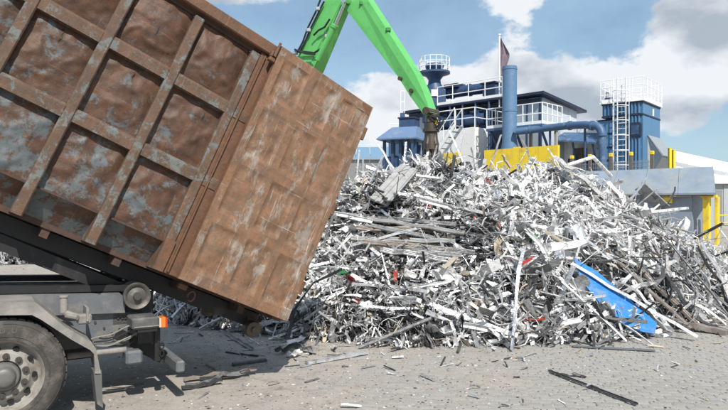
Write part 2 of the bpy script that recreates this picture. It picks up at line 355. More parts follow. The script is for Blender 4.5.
def make_ground():
    xs = np.concatenate([np.array([-2500, -600, -150, -60, -30, -15]), np.arange(-7, 10.01, .06), np.array([14, 20, 35, 60, 150, 600, 2500])])
    ys = np.concatenate([np.array([-2500, -300, -40, -8, 1, 3.5]), np.arange(4.6, 15.01, .06), np.array([17, 20, 25, 35, 60, 150, 600, 2500])])
    X, Y = np.meshgrid(xs, ys); Z = dirt_z(X, Y)
    near = (X > -8) & (X < 11) & (Y > 4) & (Y < 15.5); Z = np.where(near, Z, 0)
    v = np.stack([X.ravel(), Y.ravel(), Z.ravel()], 1); nx = len(xs); ny = len(ys)
    I = (np.arange(ny - 1)[:, None] * nx + np.arange(nx - 1)[None]).ravel()
    f = np.stack([I, I + 1, I + nx + 1, I + nx], 1)
    me = bpy.data.meshes.new('ground'); me.from_pydata(v.tolist(), [], f.tolist()); me.materials.append(M['yard'])
    me.polygons.foreach_set('use_smooth', [True] * len(me.polygons))
    o = bpy.data.objects.new('ground', me); COL.objects.link(o); tag(o, kind='structure')
    # interlocking pavers: rows of zigzag concrete blocks
    out = [(-.098, -.030), (-.088, -.047), (-.04, -.047), (-.032, -.056), (.032, -.056), (.04, -.047), (.088, -.047), (.098, -.030),
           (.098, .030), (.088, .047), (.04, .047), (.032, .038), (-.032, .038), (-.04, .047), (-.088, .047), (-.098, .030)]
    def shape(mb, cx, cy, cz, rot, tx, ty):
        n = len(out); k = len(mb.v); c, s = math.cos(rot), math.sin(rot)
        for sc, z in ((1, -.03), (1, -.005), (.93, 0)):
            for x, y in out:
                x *= sc; y *= sc; X_ = x * c - y * s; Y_ = x * s + y * c; mb.v.append((cx + X_, cy + Y_, cz + z + X_ * tx + Y_ * ty))
        for r_ in range(2):
            for i in range(n): mb.f.append((k + r_ * n + i, k + r_ * n + (i + 1) % n, k + (r_ + 1) * n + (i + 1) % n, k + (r_ + 1) * n + i)); mb.m.append(0)
        mb.f.append(tuple(k + 2 * n + i for i in range(n))); mb.m.append(0)
    P = []
    rot = R(-8)
    for i in range(-10, 60):
        for j in range(-20, 130):
            lx = i * .2 + (.1 if j % 2 else 0); ly = j * .104
            x = .2 + lx * math.cos(rot) - ly * math.sin(rot); y = 5.6 + lx * math.sin(rot) + ly * math.cos(rot)
            if not (5.4 < y < 13.5) or x < -.6 or x > .6 * y + .2: continue
            if PF.inside(x, y, .25): continue
            P.append((x, y, rot))
    P = [p for p in P if dirt_z(p[0], p[1]) < .005]
    P.sort(key=lambda p: p[1])
    proto = MB(); shape(proto, 0, 0, 0, 0, 0, 0); pm = proto.mesh('paver', 'paver')
    for p in P[:300]:
        q = bpy.data.objects.new('paver', pm); COL.objects.link(q); q.parent = o
        q.location = (p[0] + rnd.uniform(-.002, .002), p[1] + rnd.uniform(-.002, .002), .004 + rnd.uniform(-.0025, .0025)); q.rotation_euler = (rnd.uniform(-.012, .012), rnd.uniform(-.012, .012), p[2] + rnd.uniform(-.012, .012))
    mb = MB()
    for p in P[300:]: shape(mb, p[0], p[1], .004 + rnd.uniform(-.003, .003), p[2] + rnd.uniform(-.012, .012), rnd.uniform(-.012, .012), rnd.uniform(-.012, .012))
    q = mb.build('paving_field', 'paver', o); q['kind'] = 'stuff'
    print('pavers', len(P))
    return o

# ------------------------------------------------------------------ pile height field
class PF:
    X = np.array([-14, -11.3, -8.9, -6.5, -4.7, -3, -2, -1, .5, 1.5, 2.7, 3.7, 5.2, 7, 9, 11])
    YF = np.array([20, 19.7, 20.5, 17, 12.4, 9.95, 9.35, 8.85, 8.3, 8.4, 8.55, 8.85, 9.9, 11.8, 13.2, 14.5])
    XC = np.array([-14, -11, -8, -6, -4, -2, -.6, .1, .9, 1.7, 2.7, 3.7, 4.35, 5.0, 5.7, 6.5, 7.5, 9, 10.5])
    ZC = np.array([.75, .9, .95, .9, 1.1, 1.45, 1.95, 2.36, 2.58, 2.52, 2.40, 2.36, 2.30, 1.96, 1.52, 1.0, .55, .25, 0])
    @staticmethod
    def yf(x): return np.interp(x, PF.X, PF.YF)
    @staticmethod
    def inside(x, y, m=0): return PF.yf(x) + m < y < PF.yf(x) + 8
    @staticmethod
    def h(x, y):
        yf = np.interp(x, PF.X, PF.YF); zc = np.interp(x, PF.XC, PF.ZC)
        depth = np.clip(zc * 1.42, 1.2, 4.2)
        t = (y - yf) / depth
        up = np.clip(t, 0, 1) ** .82
        dn = np.clip(1 - (y - yf - depth - .5) / (depth * 1.1), 0, 1)
        z = zc * np.minimum(up, dn)
        n = fbm(np.asarray(x) * 1.1 + 40, np.asarray(y) * 1.1 + 11, 3, 4) - .5
        return np.where(t > 0, z + n * .55 * np.clip(z, 0, 1) , -.05)
    @staticmethod
    def normal(x, y):
        e = .15; a = float(PF.h(x + e, y) - PF.h(x - e, y)) / (2 * e); b = float(PF.h(x, y + e) - PF.h(x, y - e)) / (2 * e)
        return Vector((-a, -b, 1)).normalized()
G = make_ground()

# ------------------------------------------------------------------ container (roll-off box, tipped)
yaw, tilt, roll = R(32.1), R(24.65), R(.2)
cy_, sy_, ct_, st_ = math.cos(yaw), math.sin(yaw), math.cos(tilt), math.sin(tilt)
cl = Vector((cy_ * ct_, sy_ * ct_, -st_)); w0 = Vector((-sy_, cy_, 0)); h0 = Vector((cy_ * st_, sy_ * st_, ct_))
cw = w0 * math.cos(roll) + h0 * math.sin(roll); ch = h0 * math.cos(roll) - w0 * math.sin(roll)
P0 = Vector((-1.692, 5.8, HC - .669))
CM = Matrix((cl, cw, ch)).transposed().to_4x4(); CM.translation = P0
CI = CM.inverted()
def cpt(px, py, w):
    p = on_plane(px, py, P0 + cw * w, cw); return CI @ p
H = 2.478; PR = .09; RW = .094; UE = 1.225; LEN = 6.0; WID = 2.46
U0 = UE - LEN
def dent_grid(x0, x1, z0, z1, y, nx, nz, fn):
    mb = MB(); vs = []
    for j in range(nz + 1):
        for i in range(nx + 1):
            a = i / nx; b = j / nz; X_ = x0 + (x1 - x0) * a; Z_ = z0 + (z1 - z0) * b
            vs.append((X_, y + fn(X_, Z_, a, b), Z_))
    fs = [(j * (nx + 1) + i, j * (nx + 1) + i + 1, (j + 1) * (nx + 1) + i + 1, (j + 1) * (nx + 1) + i) for j in range(nz) for i in range(nx)]
    return mb.add(vs, fs)
TEARS = [(61, 37, .055), (156, 32, .05), (133, 76, .035), (203, 116, .04), (63, 30, .02)]
def make_container():
    box = empty('scrap_container', CM)
    tag(box, 'rusty brown and faded blue steel skip container tipped up on the truck at the left', 'container')
    us = [-.135 - .622 * i for i in range(0, 8)]      # right edges of the upright ribs
    rows = [(.272, .886), (1.015, 1.618), (1.75, H - .135)]
    yp = PR + .085                                   # recessed panel plane
    # rail boxes between ribs
    def rail(u0, u1, z, hh):
        mb = MB(); T = Matrix(((0, 0, 1, 0), (1, 0, 0, 0), (0, 1, 0, 0), (0, 0, 0, 1)))   # local x->Y, y->Z, z->X
        mb.prism([(yp + .02, z), (PR + .006, z), (PR + .002, z + hh - .035), (PR + .022, z + hh - .008), (yp + .02, z + hh + .012)], T, u0, u1)
        return mb
    spans = []
    ed = [UE - .05] + [u for u in us]
    spans.append((us[0] + .0, UE - .1))              # behind the door
    for i in range(len(us) - 1): spans.append((us[i + 1], us[i] - RW))
    spans.append((U0 + .12, us[-1] - RW))
    for si, (a, b) in enumerate(spans):
        for ri, (z0, z1) in enumerate(rows):
            sd_ = rnd.random() * 50; bulge = (.020, .020, .050)[ri] if si else .005
            def fn(X_, Z_, A, B, sd_=sd_, bulge=bulge):
                e = min(1, 8 * min(A, 1 - A)) * min(1, 8 * min(B, 1 - B))
                big = 4 * A * (1 - A) * 4 * B * (1 - B)
                n = float(fbm(X_ * 3.1 + sd_, Z_ * 3.1 + sd_, 2, 3)) - .5; n2 = 1 - abs(2 * float(fbm(X_ * 4 + sd_ * 2, Z_ * 5 + 9, 4, 3)) - 1)
                n3 = float(fbm(X_ * 14 + sd_, Z_ * 14, 8, 2)) - .5
                return -bulge * big + e * (-.060 * n - .060 * max(0, n2 - .72) - .016 * n3)
            p = dent_grid(a, b, z0, z1, yp, 30, 28, fn); o = p.build('panel', 'rust_side', box, 'full')
            for (tx, ty, tl_) in TEARS:
                c = cpt(tx, ty, yp)
                if a < c.x < b and z0 < c.z < z1:
                    vs = [(c.x + dx + .003 * math.sin(dz * 140), yp + fn(c.x + dx, c.z + dz, (c.x - a) / (b - a), (c.z + dz - z0) / (z1 - z0)) - .004, c.z + dz) for dz, dx in ((-tl_, 0), (-tl_ * .4, .006), (.0, .008), (tl_ * .5, .004), (tl_, 0), (tl_ * .5, -.003), (0, -.005), (-tl_ * .5, -.003))]
                    MB().add(vs + [(x, y + .004, z) for x, y, z in vs], [tuple(range(8))] + [(i, (i + 1) % 8, 8 + (i + 1) % 8, 8 + i) for i in range(8)]).build('tear', 'black_steel', box)
        mb = rail(a, b, rows[0][1], .13); mb.build('rail', 'rust_rib', box)
        mb = rail(a, b, rows[1][1], .13); mb.build('rail', 'rust_rib', box)
        # sloped lower skirt
        mb = MB(); mb.add([(a, yp, .272), (b, yp, .272), (b, yp + .2, 0), (a, yp + .2, 0)], [(0, 3, 2, 1)]); mb.build('lower_skirt', 'rust_side', box)
        mb = MB(); mb.box(a + .001, b - .001, PR + .05, PR + .075, .262, .280); mb.build('skirt_seam', 'rust_dark', box)
    for u in us:
        mb = MB(); T = Matrix(((1, 0, 0, 0), (0, 1, 0, 0), (0, 0, 1, 0), (0, 0, 0, 1)))
        mb.prism([(u, PR + .3), (u - RW, PR + .3), (u - RW, PR + .012), (u - RW + .012, PR), (u - .012, PR), (u, PR + .012)], T, .0, H - .165)
        o = mb.build('rib', 'rust_rib', box)
        # bottom gusset tapers: cut the back away with the skirt (slanted foot)
    # top rail (square tube) and far side, floor, front wall, end frame
    mb = MB(); mb.box(U0, UE, PR - .03, PR + .11, H - .12, H, bev=.012); mb.build('top_rail', 'rust_edge', box)
    mb = MB(); mb.box(U0 + .1, UE - .1, PR + .056, PR + .076, H - .16, H - .118); mb.build('top_lip', 'rust_dark', box)
    mb = MB(); mb.box(UE - .1, UE, PR - .01, PR + .12, 0, H - .125, bev=.01); mb.build('corner_post', 'rust_edge', box)
    mb = MB(); mb.box(us[0] + .002, .22, PR + .014, PR + .084, .0, H - .125, bev=.006); mb.build('end_post', 'rust_edge', box)
    mb = MB(); mb.box(us[0] + .035, us[0] + .05, PR - .012, PR + .013, .02, H - .15); mb.build('door_stop', 'rust_edge', box)
    mb = MB(); mb.box(U0, UE, WID - .11, WID + .02, H - .12, H, bev=.012); mb.build('top_rail', 'rust_edge', box)
    mb = MB(); mb.box(U0, UE - .002, WID - .08, WID - .03, .27, H - .121); mb.build('far_wall', 'rust_side', box)
    for u in [UE - .05] + us:
        mb = MB(); mb.box(u - RW, u, WID - .03, WID + .03, .1, H - .125, bev=.01); mb.build('rib', 'rust_rib', box)
    mb = MB(); mb.add([(U0, WID - .04, .27), (UE, WID - .04, .27), (UE, WID - .28, .0), (U0, WID - .28, 0)], [(0, 1, 2, 3)]); mb.build('lower_skirt', 'rust_side', box)
    mb = MB(); mb.box(U0, UE, PR + .26, WID - .26, -.02, .03); mb.build('floor', 'rust_dark', box)
    mb = MB(); mb.box(U0 - .05, U0 - .001, PR, WID, 0, H); mb.build('front_wall', 'rust_side', box)
    mb = MB(); mb.box(UE - .1, UE, PR + .12, WID - .1, -.03, -.021 + .1); mb.build('rear_sill', 'rust_edge', box)
    mb = MB(); mb.box(UE - .1, UE, WID - .1, WID + .015, .1, H - .13); mb.build('corner_post', 'rust_edge', box)
    # cross members and skids under the floor
    for i in range(9):
        u = U0 + .3 + i * .66
        mb = MB(); mb.box(u, u + .07, PR + .28, WID - .28, -.10, -.022); mb.build('cross_member', 'rust_dark', box)
    SKZ = (cpt(0, 230.5, .62).z + cpt(190, 307, .62).z) / 2; print('skid', cpt(0, 230.5, .62).z, cpt(190, 307, .62).z)
    for w in (.62, 1.72):
        mb = MB(); mb.box(U0, UE - .05, w, w + .1, SKZ, -.026, bev=.01); mb.build('skid', 'black_steel', box)
    mb = MB(); mb.box(us[0] - RW - .0, us[0] + .0, PR - .012, PR - .001, 0.0, .30); mb.build('corner_plate', 'rust_edge', box)
    # rear rollers
    for w in (.40, 1.86):
        ce = Vector((UE - .13, w + .09, SKZ - .005))
        T = Matrix.Translation(ce) @ Matrix.Rotation(R(90), 4, 'X')
        mb = MB(); mb.lathe([(0, -.07), (.055, -.07), (.06, -.06), (.08, -.055), (.085, -.045), (.085, .045), (.08, .055), (.03, .055), (0, .055)], 28, T); ro = mb.build('roller', 'greasy', box, True)
        mb = MB(); mb.box(ce.x - .05, ce.x + .09, ce.y + .085, ce.y + .1, ce.z - .04, -.101); mb.build('roller_bracket', 'rust_dark', box)
        mb = MB(); mb.tube([ce + Vector((0, -.08, 0)), ce + Vector((0, .1, 0))], .03, 10); mb.build('axle', 'greasy', box)
    # small hook and plates under the door edge
    mb = MB(); pts = [Vector((.28 + .035 * math.cos(a), .30, -.11 + .05 * math.sin(a))) for a in [i * math.pi / 6 for i in range(-4, 8)]]
    mb.tube(pts, .009, 6); mb.build('lashing_ring', 'rust_edge', box)
    mb = MB(); mb.box(.10, .19, .22, .30, -.08, -.025, bev=.01); mb.build('latch_plate', 'rust_edge', box)
    # ---- door leaf, swung right round and resting on the side
    dy = R(3.0); Wd = 1.232
    D = empty('door_leaf'); D.parent = box; D.matrix_local = Matrix.Rotation(dy, 4, 'Z')
    D['label'] = 'rust-brown door leaf folded back flat against the side'
    def part(mb, name, m_, smooth=False):
        o = mb.build(name, m_, D, smooth); return o
    th = .055
    cols = [(.075, .395), (.475, .775), (.855, Wd - .07)]
    rws = [(.10, .56), (.66, 1.16), (1.26, 1.72), (1.80, 2.02), (2.10, H - .10)]
    rws = [(.10, .60), (.70, 1.22), (1.32, 1.84), (1.94, H - .09)]
    sdd = 31.
    def wob(X_, Z_):
        return -.030 * (float(fbm(X_ * 2.2 + 5, Z_ * 2.2 + 3, 12, 3)) - .5) - .012 * (float(fbm(X_ * 9, Z_ * 9, 13, 3)) - .5)
    # one dented skin for the frame of the leaf, with recessed pressings as panels
    xs = sorted(set([0, .02] + [c for p in cols for c in p] + [Wd - .02, Wd])); zs = sorted(set([0, .02] + [c for p in rws for c in p] + [H - .02, H]))
    def fine(a):
        o_ = []
        for i in range(len(a) - 1):
            n = max(1, round((a[i + 1] - a[i]) / .04)); o_ += [a[i] + (a[i + 1] - a[i]) * k / n for k in range(n)]
        return o_ + [a[-1]]
    fx = fine(xs); fz = fine(zs); nx = len(fx)
    mb = MB(); vs = [(X_, wob(X_, Z_), Z_) for Z_ in fz for X_ in fx]; fs = []
    for j in range(len(fz) - 1):
        for i in range(nx - 1):
            mx_ = (fx[i] + fx[i + 1]) / 2; mz = (fz[j] + fz[j + 1]) / 2
            if any(a < mx_ < b for a, b in cols) and any(a < mz < b for a, b in rws): continue
            fs.append((j * nx + i, j * nx + i + 1, (j + 1) * nx + i + 1, (j + 1) * nx + i))
    mb.add(vs, fs); part(mb, 'door_skin', 'rust_door', 'full')
    for a, b in cols:
        for c, d in rws:
            s_ = rnd.random() * 40
            def fn(X_, Z_, A, B, s_=s_):
                e = min(1, 9 * min(A, 1 - A)) * min(1, 9 * min(B, 1 - B))
                return wob(X_, Z_) + e * (.024 + .04 * (float(fbm(X_ * 5 + s_, Z_ * 5, 3, 3)) - .5) - .02 * 16 * A * (1 - A) * B * (1 - B))
            nxp = max(1, round((b - a) / .02)); nzp = max(1, round((d - c) / .02))
            part(dent_grid(a, b, c, d, 0, nxp, nzp, fn), 'door_panel', 'rust_door', 'full')
    for args in ((0, Wd, .012, th, -.004, .012), (0, Wd, .012, th, H - .012, H + .004), (-.006, .008, .012, th, 0, H), (Wd - .008, Wd + .006, .012, th, 0, H)):
        mb = MB(); mb.box(*args); part(mb, 'door_edge', 'rust_edge')
    mb = MB(); mb.box(.02, Wd - .02, th - .012, th, .02, H - .02); part(mb, 'door_back', 'rust_edge')
    # hinge knuckles on the far edge and hold-back catch at the top corner
    for z in (.3, 1.2, 2.1):
        mb = MB(); mb.tube([(Wd + .025, .03, z), (Wd + .025, .03, z + .14)], .024, 10); part(mb, 'hinge', 'rust_edge', True)
    mb = MB(); mb.box(-.075, -.008, -.005, .05, H - .20, H - .155, bev=.008); mb.box(-.075, -.05, -.005, .05, H - .154, H - .09, bev=.008); mb.tube([(-.03, .0, H - .14), (-.03, .0, H + .015)], .014, 8)
    part(mb, 'door_catch', 'rust_edge')
    # dark tear slits in the panels
    return box
BOX = make_container()

# ------------------------------------------------------------------ truck
def make_truck():
    ty = R(31); tl = Vector((math.cos(ty), math.sin(ty), 0)); tw = Vector((-math.sin(ty), math.cos(ty), 0))
    hub = at(4, 377, 5.16)
    O = Vector((hub.x, hub.y, 0))
    TM = Matrix((tl, tw, Vector((0, 0, 1)))).transposed().to_4x4(); TM.translation = O; TI = TM.inverted()
    T = empty('tipper_truck', TM)
    tag(T, 'rear of a grey hook-lift truck with dusty wheel carrying the tipped container', 'truck')
    def q(px, py, w): return TI @ on_plane(px, py, O + tw * w, tw)      # pixel -> truck frame on plane w
    r = .465; hz = r
    XZ = Matrix.Rotation(R(-90), 4, 'X')     # z -> +Y (away from camera), profile z negative = outwards to camera
    def wheel(x, y, flip=1):
        Wl = empty('wheel'); Wl.parent = T; Wl.location = (x, y, hz)
        Tt = Matrix.Rotation(R(-90 * flip), 4, 'X')
        mb = MB(); mb.lathe([(.290, -.01), (.300, -.028), (.325, -.034), (.36, -.040), (.40, -.038), (.428, -.026), (.447, -.004), (.458, .02), (.465, .05), (.465, .23), (.447, .28), (.40, .31), (.30, .28), (.285, .1)], 72, Tt)
        ty_ = mb.build('tyre', 'tyre', Wl, True)
        # raised maker's lettering ring and bead lines
        for rr_ in (.333, .432):
            mb = MB(); pts = [(rr_ * math.cos(a), -flip * (.0375 if rr_ < .4 else .026), rr_ * math.sin(a)) for a in [i * 2 * math.pi / 64 for i in range(65)]]; mb.tube(pts, .003, 5, False); mb.build('bead_line', 'tyre', Wl)
        for k in range(44):      # tread blocks on the shoulder
            a = k * 2 * math.pi / 44; c, s = math.cos(a), math.sin(a)
            mbm = Matrix.Rotation(-a, 4, 'Y')
            if k == 0: tbm = MB()
            tbm.box(.459, .4695, flip * .03 if flip > 0 else -.26, flip * .26 if flip > 0 else -.03, -.024, .024, mbm)
        tb = tbm.build('tread', 'tyre', Wl); 
        mb = MB(); mb.lathe([(.302, -.012), (.306, -.020), (.296, -.022), (.286, -.006), (.272, .03), (.262, .07), (.245, .085), (.225, .075), (.20, .035), (.185, .02), (.13, .015), (.125, .02)], 64, Tt)
        mb.build('rim', 'rim', Wl, True)
        mb = MB(); mb.lathe([(.118, .02), (.116, -.01), (.108, -.022), (.09, -.026), (.08, -.045), (.075, -.06), (.06, -.07), (.03, -.075), (0, -.075)], 40, Tt); mb.build('hub', 'hub_grey', Wl, True)
        for k in range(10):
            a = (k + .35) * 2 * math.pi / 10; px_, pz_ = .160 * math.cos(a), .160 * math.sin(a)
            mb = MB(); mb.lathe([(0, -.018), (.010, -.018), (.013, -.012), (.013, -.002), (.027, -.002), (.028, .02)], 10, Matrix.Translation((px_, 0, pz_)) @ Tt); mb.build('wheel_nut', 'nut', Wl)
        for k in range(10):
            a = (k + .85) * 2 * math.pi / 10; px_, pz_ = .222 * math.cos(a), .222 * math.sin(a)
            mb = MB(); mb.lathe([(0, .042), (.023, .042), (.026, .06)], 14, Matrix.Translation((px_, 0, pz_)) @ Matrix.Scale(1, 4) @ Tt); mb.build('hand_hole', 'hole', Wl)
        return Wl
    wh = wheel(0, 0)
    txt = bpy.data.curves.new('lettering', 'FONT'); txt.body = 'DUNLOP'; txt.size = .062; txt.extrude = .0015; txt.align_x = 'LEFT'
    # lettering bent round the sidewall: one letter per object
    for k, c_ in enumerate('DUNLOP'):
        cu = bpy.data.curves.new('letter', 'FONT'); cu.body = c_; cu.size = .062; cu.extrude = .0012; cu.align_x = 'CENTER'; cu.align_y = 'CENTER'
        me_o = bpy.data.objects.new('letter', cu); a = R(92 - k * 13)
        me = bpy.data.meshes.new_from_object(me_o); bpy.data.objects.remove(me_o)
        me.materials.clear(); me.materials.append(M['tyre_letter'])
        lo = bpy.data.objects.new('letter', me); COL.objects.link(lo); lo.parent = wh
        lo.matrix_local = Matrix.Rotation(-(a - math.pi / 2), 4, 'Y') @ Matrix.Translation((0, -.0395, .382)) @ Matrix.Rotation(R(90), 4, 'X')
    w2 = wheel(0, 2.42, -1)
    w3 = wheel(-1.36, 0); w4 = wheel(-1.36, 2.42, -1)
    mb = MB(); mb.tube([(0, .3, hz), (0, 2.1, hz)], .08, 16); mb.tube([(0, 1.21 - .25, hz), (0, 1.21 + .25, hz)], .2, 20); mb.build('rear_axle', 'grey_frame', T, True)
    mb = MB(); mb.tube([(-1.36, .3, hz), (-1.36, 2.1, hz)], .08, 16); mb.build('rear_axle', 'grey_frame', T, True)
    # mudguard
    prof = [(-60, 302.5), (35, 302), (42, 307.5), (65, 327), (91, 341.5), (96, 348.5), (101, 373.5)]
    P_ = [q(a, b, -.03) for a, b in prof]; P_ = [Vector((p.x, 0, p.z)) for p in P_]
    prof2 = [(-60, 316), (32, 315), (41, 319.6), (72, 340), (90, 350), (94, 354), (95, 373.5)]
    P2 = [q(a, b, -.03) for a, b in prof2]
    mb = MB(); k = 0; vs = []; n = len(P_)
    for p, p2 in zip(P_, P2):
        vs += [(p.x, -.03, p.z), (p2.x, -.035, p2.z), (p.x, .52, p.z + .0), (p2.x, .0, p2.z), (p.x - .0, .52, p.z - .02)]
    fs = []
    for i in range(n - 1):
        a = i * 5; b = a + 5
        fs += [(a, a + 1, b + 1, b), (a, b, b + 2, a + 2), (a + 1, a + 3, b + 3, b + 1), (a + 3, a + 4, b + 4, b + 3), (a + 2, b + 2, b + 4, a + 4)]
    mb.add(vs, fs); mb.build('mudguard', 'dusty_grey', T)
    a = q(96, 371, -.02); b = q(103, 408, -.02); c = q(97, 404, -.02)
    mb = MB(); mb.add([(a.x - .02, -.02, a.z), (a.x + .045, -.02, a.z), (b.x + .0, -.02, b.z), (c.x, -.02, c.z), (a.x - .02, .16, a.z), (a.x + .03, .16, a.z), (b.x - .01, .16, b.z), (c.x, .16, c.z)],
        [(0, 3, 2, 1), (4, 5, 6, 7), (0, 1, 5, 4), (1, 2, 6, 5), (2, 3, 7, 6), (3, 0, 4, 7)]); mb.build('mud_flap', 'flap_grey', T)
    # chassis rails
    for w in (.62, 1.62):
        e0 = q(0, 295, .42); e1 = q(122, 292.5, .42)
        p1 = q(125, 312, .42); zt = e0.z; zt1 = e1.z; sl = (zt1 - zt) / (e1.x - e0.x)
        wn = w - .2
        def X4(x, dz): return zt + sl * (x - e0.x) + dz
        mb = MB(); x0 = -5.5; x1 = q(125, 300, .42).x; hh = zt1 - q(122, 313, .42).z
        T_ = Matrix(((1, 0, 0, 0), (0, 0, 1, 0), (0, 1, 0, 0), (0, 0, 0, 1)))
        mb.prism([(x0, X4(x0, 0)), (x1 - .05, X4(x1, 0)), (x1, X4(x1, -.05)), (x1, X4(x1, -hh)), (x0, X4(x0, -hh))], T_, wn, wn + .1)
        mb.build('upper_rail', 'grey_frame', T)
        z2 = X4(x1, -hh - .012); x2 = q(137, 330, .48).x; hb = q(130, 343, .48).z
        mb = MB(); mb.prism([(x0, X4(x0, -hh - .012)), (x2, z2), (x2, hb + .04), (x2 - .05, hb), (x0, hb)], T_, wn + .06, wn + .075); mb.box(x0, x2, wn + .075, wn + .14, hb, hb + .012); mb.build('chassis_rail', 'grey_frame', T)
        if w < 1:
            for (a_, b_) in ((95, 322), (104, 328), (112, 333), (122, 318), (129, 330), (118, 318), (125, 318)):
                c_ = q(a_, b_, wn + .06); mb = MB(); mb.tube([(c_.x, wn + .045, c_.z), (c_.x, wn + .062, c_.z)], .011, 8); mb.build('bolt', 'nut', T)
        # black subframe above
        zb = X4(x1, .004)
        mb = MB(); mb.prism([(x0, X4(x0, .004)), (x1 + .1, zb), (x1 + .1, zb + .06), (x0, X4(x0, .075))], T_, wn + .02, wn + .12); mb.build('subframe_rail', 'black_steel', T)
    # pieces on the rear cross end
    c_ = q(137, 296, .34); 
    for w in (.34, 1.76):
        mb = MB(); mb.lathe([(0, -.02), (.035, -.02), (.04, -.005), (.05, .0), (.085, .012), (.10, -.01), (.122, -.02), (.126, -.008), (.126, .02), (.098, .04), (.098, .16), (.126, .18), (.126, .2), (0, .2)], 40, Matrix.Translation((c_.x, w, c_.z)) @ XZ); mb.build('support_roller', 'roller_grey', T, True)
        mb = MB(); mb.tube([(c_.x, w - .035, c_.z), (c_.x, w + .3, c_.z)], .035, 14); mb.build('roller_shaft', 'nut', T, True)
    e = q(140, 310, .5)
    mb = MB(); mb.box(e.x - .25, e.x + .12, .48, .52, e.z - .12, c_.z + .02); mb.box(e.x - .25, e.x + .12, 1.5, 1.54, e.z - .12, c_.z + .02); mb.box(e.x - .02, e.x + .1, .52, 1.5, e.z - .1, e.z + .02); mb.build('pivot_cross_member', 'black_steel', T)
    # lamp box
    a = q(132, 322, .12); b = q(166, 325, .12); zt = a.z + .03; zb = zt - .125
    LB = empty('tail_light'); LB.parent = T; LB.location = (a.x, .10, zb)
    L_ = b.x - a.x
    mb = MB(); mb.box(0, L_ - .066, 0, .28, .02, .125, bev=.014); mb.build('housing', 'lamp_grey', LB)
    mb = MB(); mb.box(.015, L_ - .07, -.006, .0, .040, .050); mb.build('trim_strip', 'dusty_grey', LB)
    mb = MB(); mb.box(L_ - .045, L_ - .006, -.004, .12, .018, .115, bev=.006); mb.build('lens', 'amber', LB); MB().box(L_ - .065, L_ - .046, -.003, .12, .022, .11, bev=.004).build('lens', 'clear_lens', LB)
    mb = MB(); mb.box(L_ - .005, L_ + .008, 0.0, .12, .02, .11); mb.build('lens', 'red_lens', LB)
    mb = MB(); mb.box(.05, L_ - .08, .02, .26, -.01, .019); mb.build('lamp_bracket', 'black_steel', LB)
    # rear bracket
    bz = q(160, 350, .25)
    mb = MB(); mb.box(bz.x - .05, bz.x, .24, .30, bz.z - .1, zb + .02); mb.box(bz.x - .2, bz.x - .05, .26, .29, zb - .14, zb - .01); mb.build('rear_bracket', 'black_steel', T)
    for dz in (0, .07):
        mb = MB(); pts = [(bz.x + .012 + .02 * math.cos(a_), .23, bz.z - .03 + dz + .03 * math.sin(a_)) for a_ in [i * math.pi / 5 for i in range(11)]]; mb.tube(pts, .007, 6, False); mb.build('rope_hook', 'black_steel', T)
    # under-run bar across the truck
    u = q(182, 367, -.0); 
    mb = MB(); mb.box(u.x - .05, u.x + .03, .0, 2.42, u.z - .055, u.z + .055, bev=.015); mb.build('underrun_bar', 'grey_frame', T)
    for w in (.5, 1.75):
        mb = MB(); mb.bar((u.x - .06, w, u.z), (u.x - .5, w, u.z + .28), .05, .12); mb.build('underrun_arm', 'black_steel', T)
    # grey box, air pipe, hoses
    a = q(126, 352, .2); b = q(143, 364, .2)
    mb = MB(); mb.box(a.x, b.x, .2, .38, b.z, a.z, bev=.02); mb.build('valve_box', 'grey_frame', T)
    a = q(98, 354, .25); b = q(127, 355, .25)
    mb = MB(); mb.tube([(a.x - .25, .3, a.z), (b.x, .3, a.z)], .028, 12); mb.build('cross_tube', 'dusty_grey', T, True)
    a = q(65, 298, .10); b = q(66, 314, .10)
    mb = MB(); mb.tube([(a.x, .2, a.z), (a.x, .2, b.z)], .033, 14); mb.tube([(a.x, .2, a.z - .005), (a.x, .2, a.z + .01)], .041, 14); mb.tube([(a.x, .2, b.z), (a.x + .12, .16, b.z - .05), (a.x + .2, .14, b.z - .07)], .028, 10)
    mb.box(a.x + .10, a.x + .22, .12, .20, b.z - .11, b.z - .02, bev=.015); mb.box(a.x + .17, a.x + .19, .10, .30, b.z - .08, b.z + .04)
    mb.tube([(a.x + .02, .19, b.z - .03), (a.x + .1, .1, b.z - .04)], .022, 8); mb.build('mudguard_bracket', 'dusty_grey', T, True)
    rr = random.Random(3)
    for k in range(7):
        s = q(90 + k * 3, 338 + (k % 3) * 4, .3); e_ = q(128 + (k % 3) * 5, 325 + k * 3, .3); m_ = (s + e_) / 2; m_.z -= .03 + .02 * (k % 3)
        mb = MB(); pts = []
        for i in range(9):
            t = i / 8; p = s * (1 - t) ** 2 + m_ * 2 * t * (1 - t) + e_ * t * t; pts.append((p.x, .24 + .02 * k, p.z + .006 * math.sin(9 * t + k)))
        mb.tube(pts, .007, 6); mb.build('air_hose', 'hose' if k % 2 else 'dusty_grey', T)
    # dark gear between the rails
    mb = MB(); mb.box(-.9, q(150, 330, .6).x, .74, 1.5, .55, .60); mb.box(.35, .75, .62, .9, .40, .62); mb.box(-5.5, -1.9, .35, 2.1, .5, .9, bev=.03); mb.build('tank_and_gear', 'black_steel', T)
    # tilt frame of the hook lift, raised with the container
    a = cpt(0, 233.5, .62); b = cpt(110, 278, .62); c = cpt(0, 251, .62); d = cpt(89, 285.7, .62)
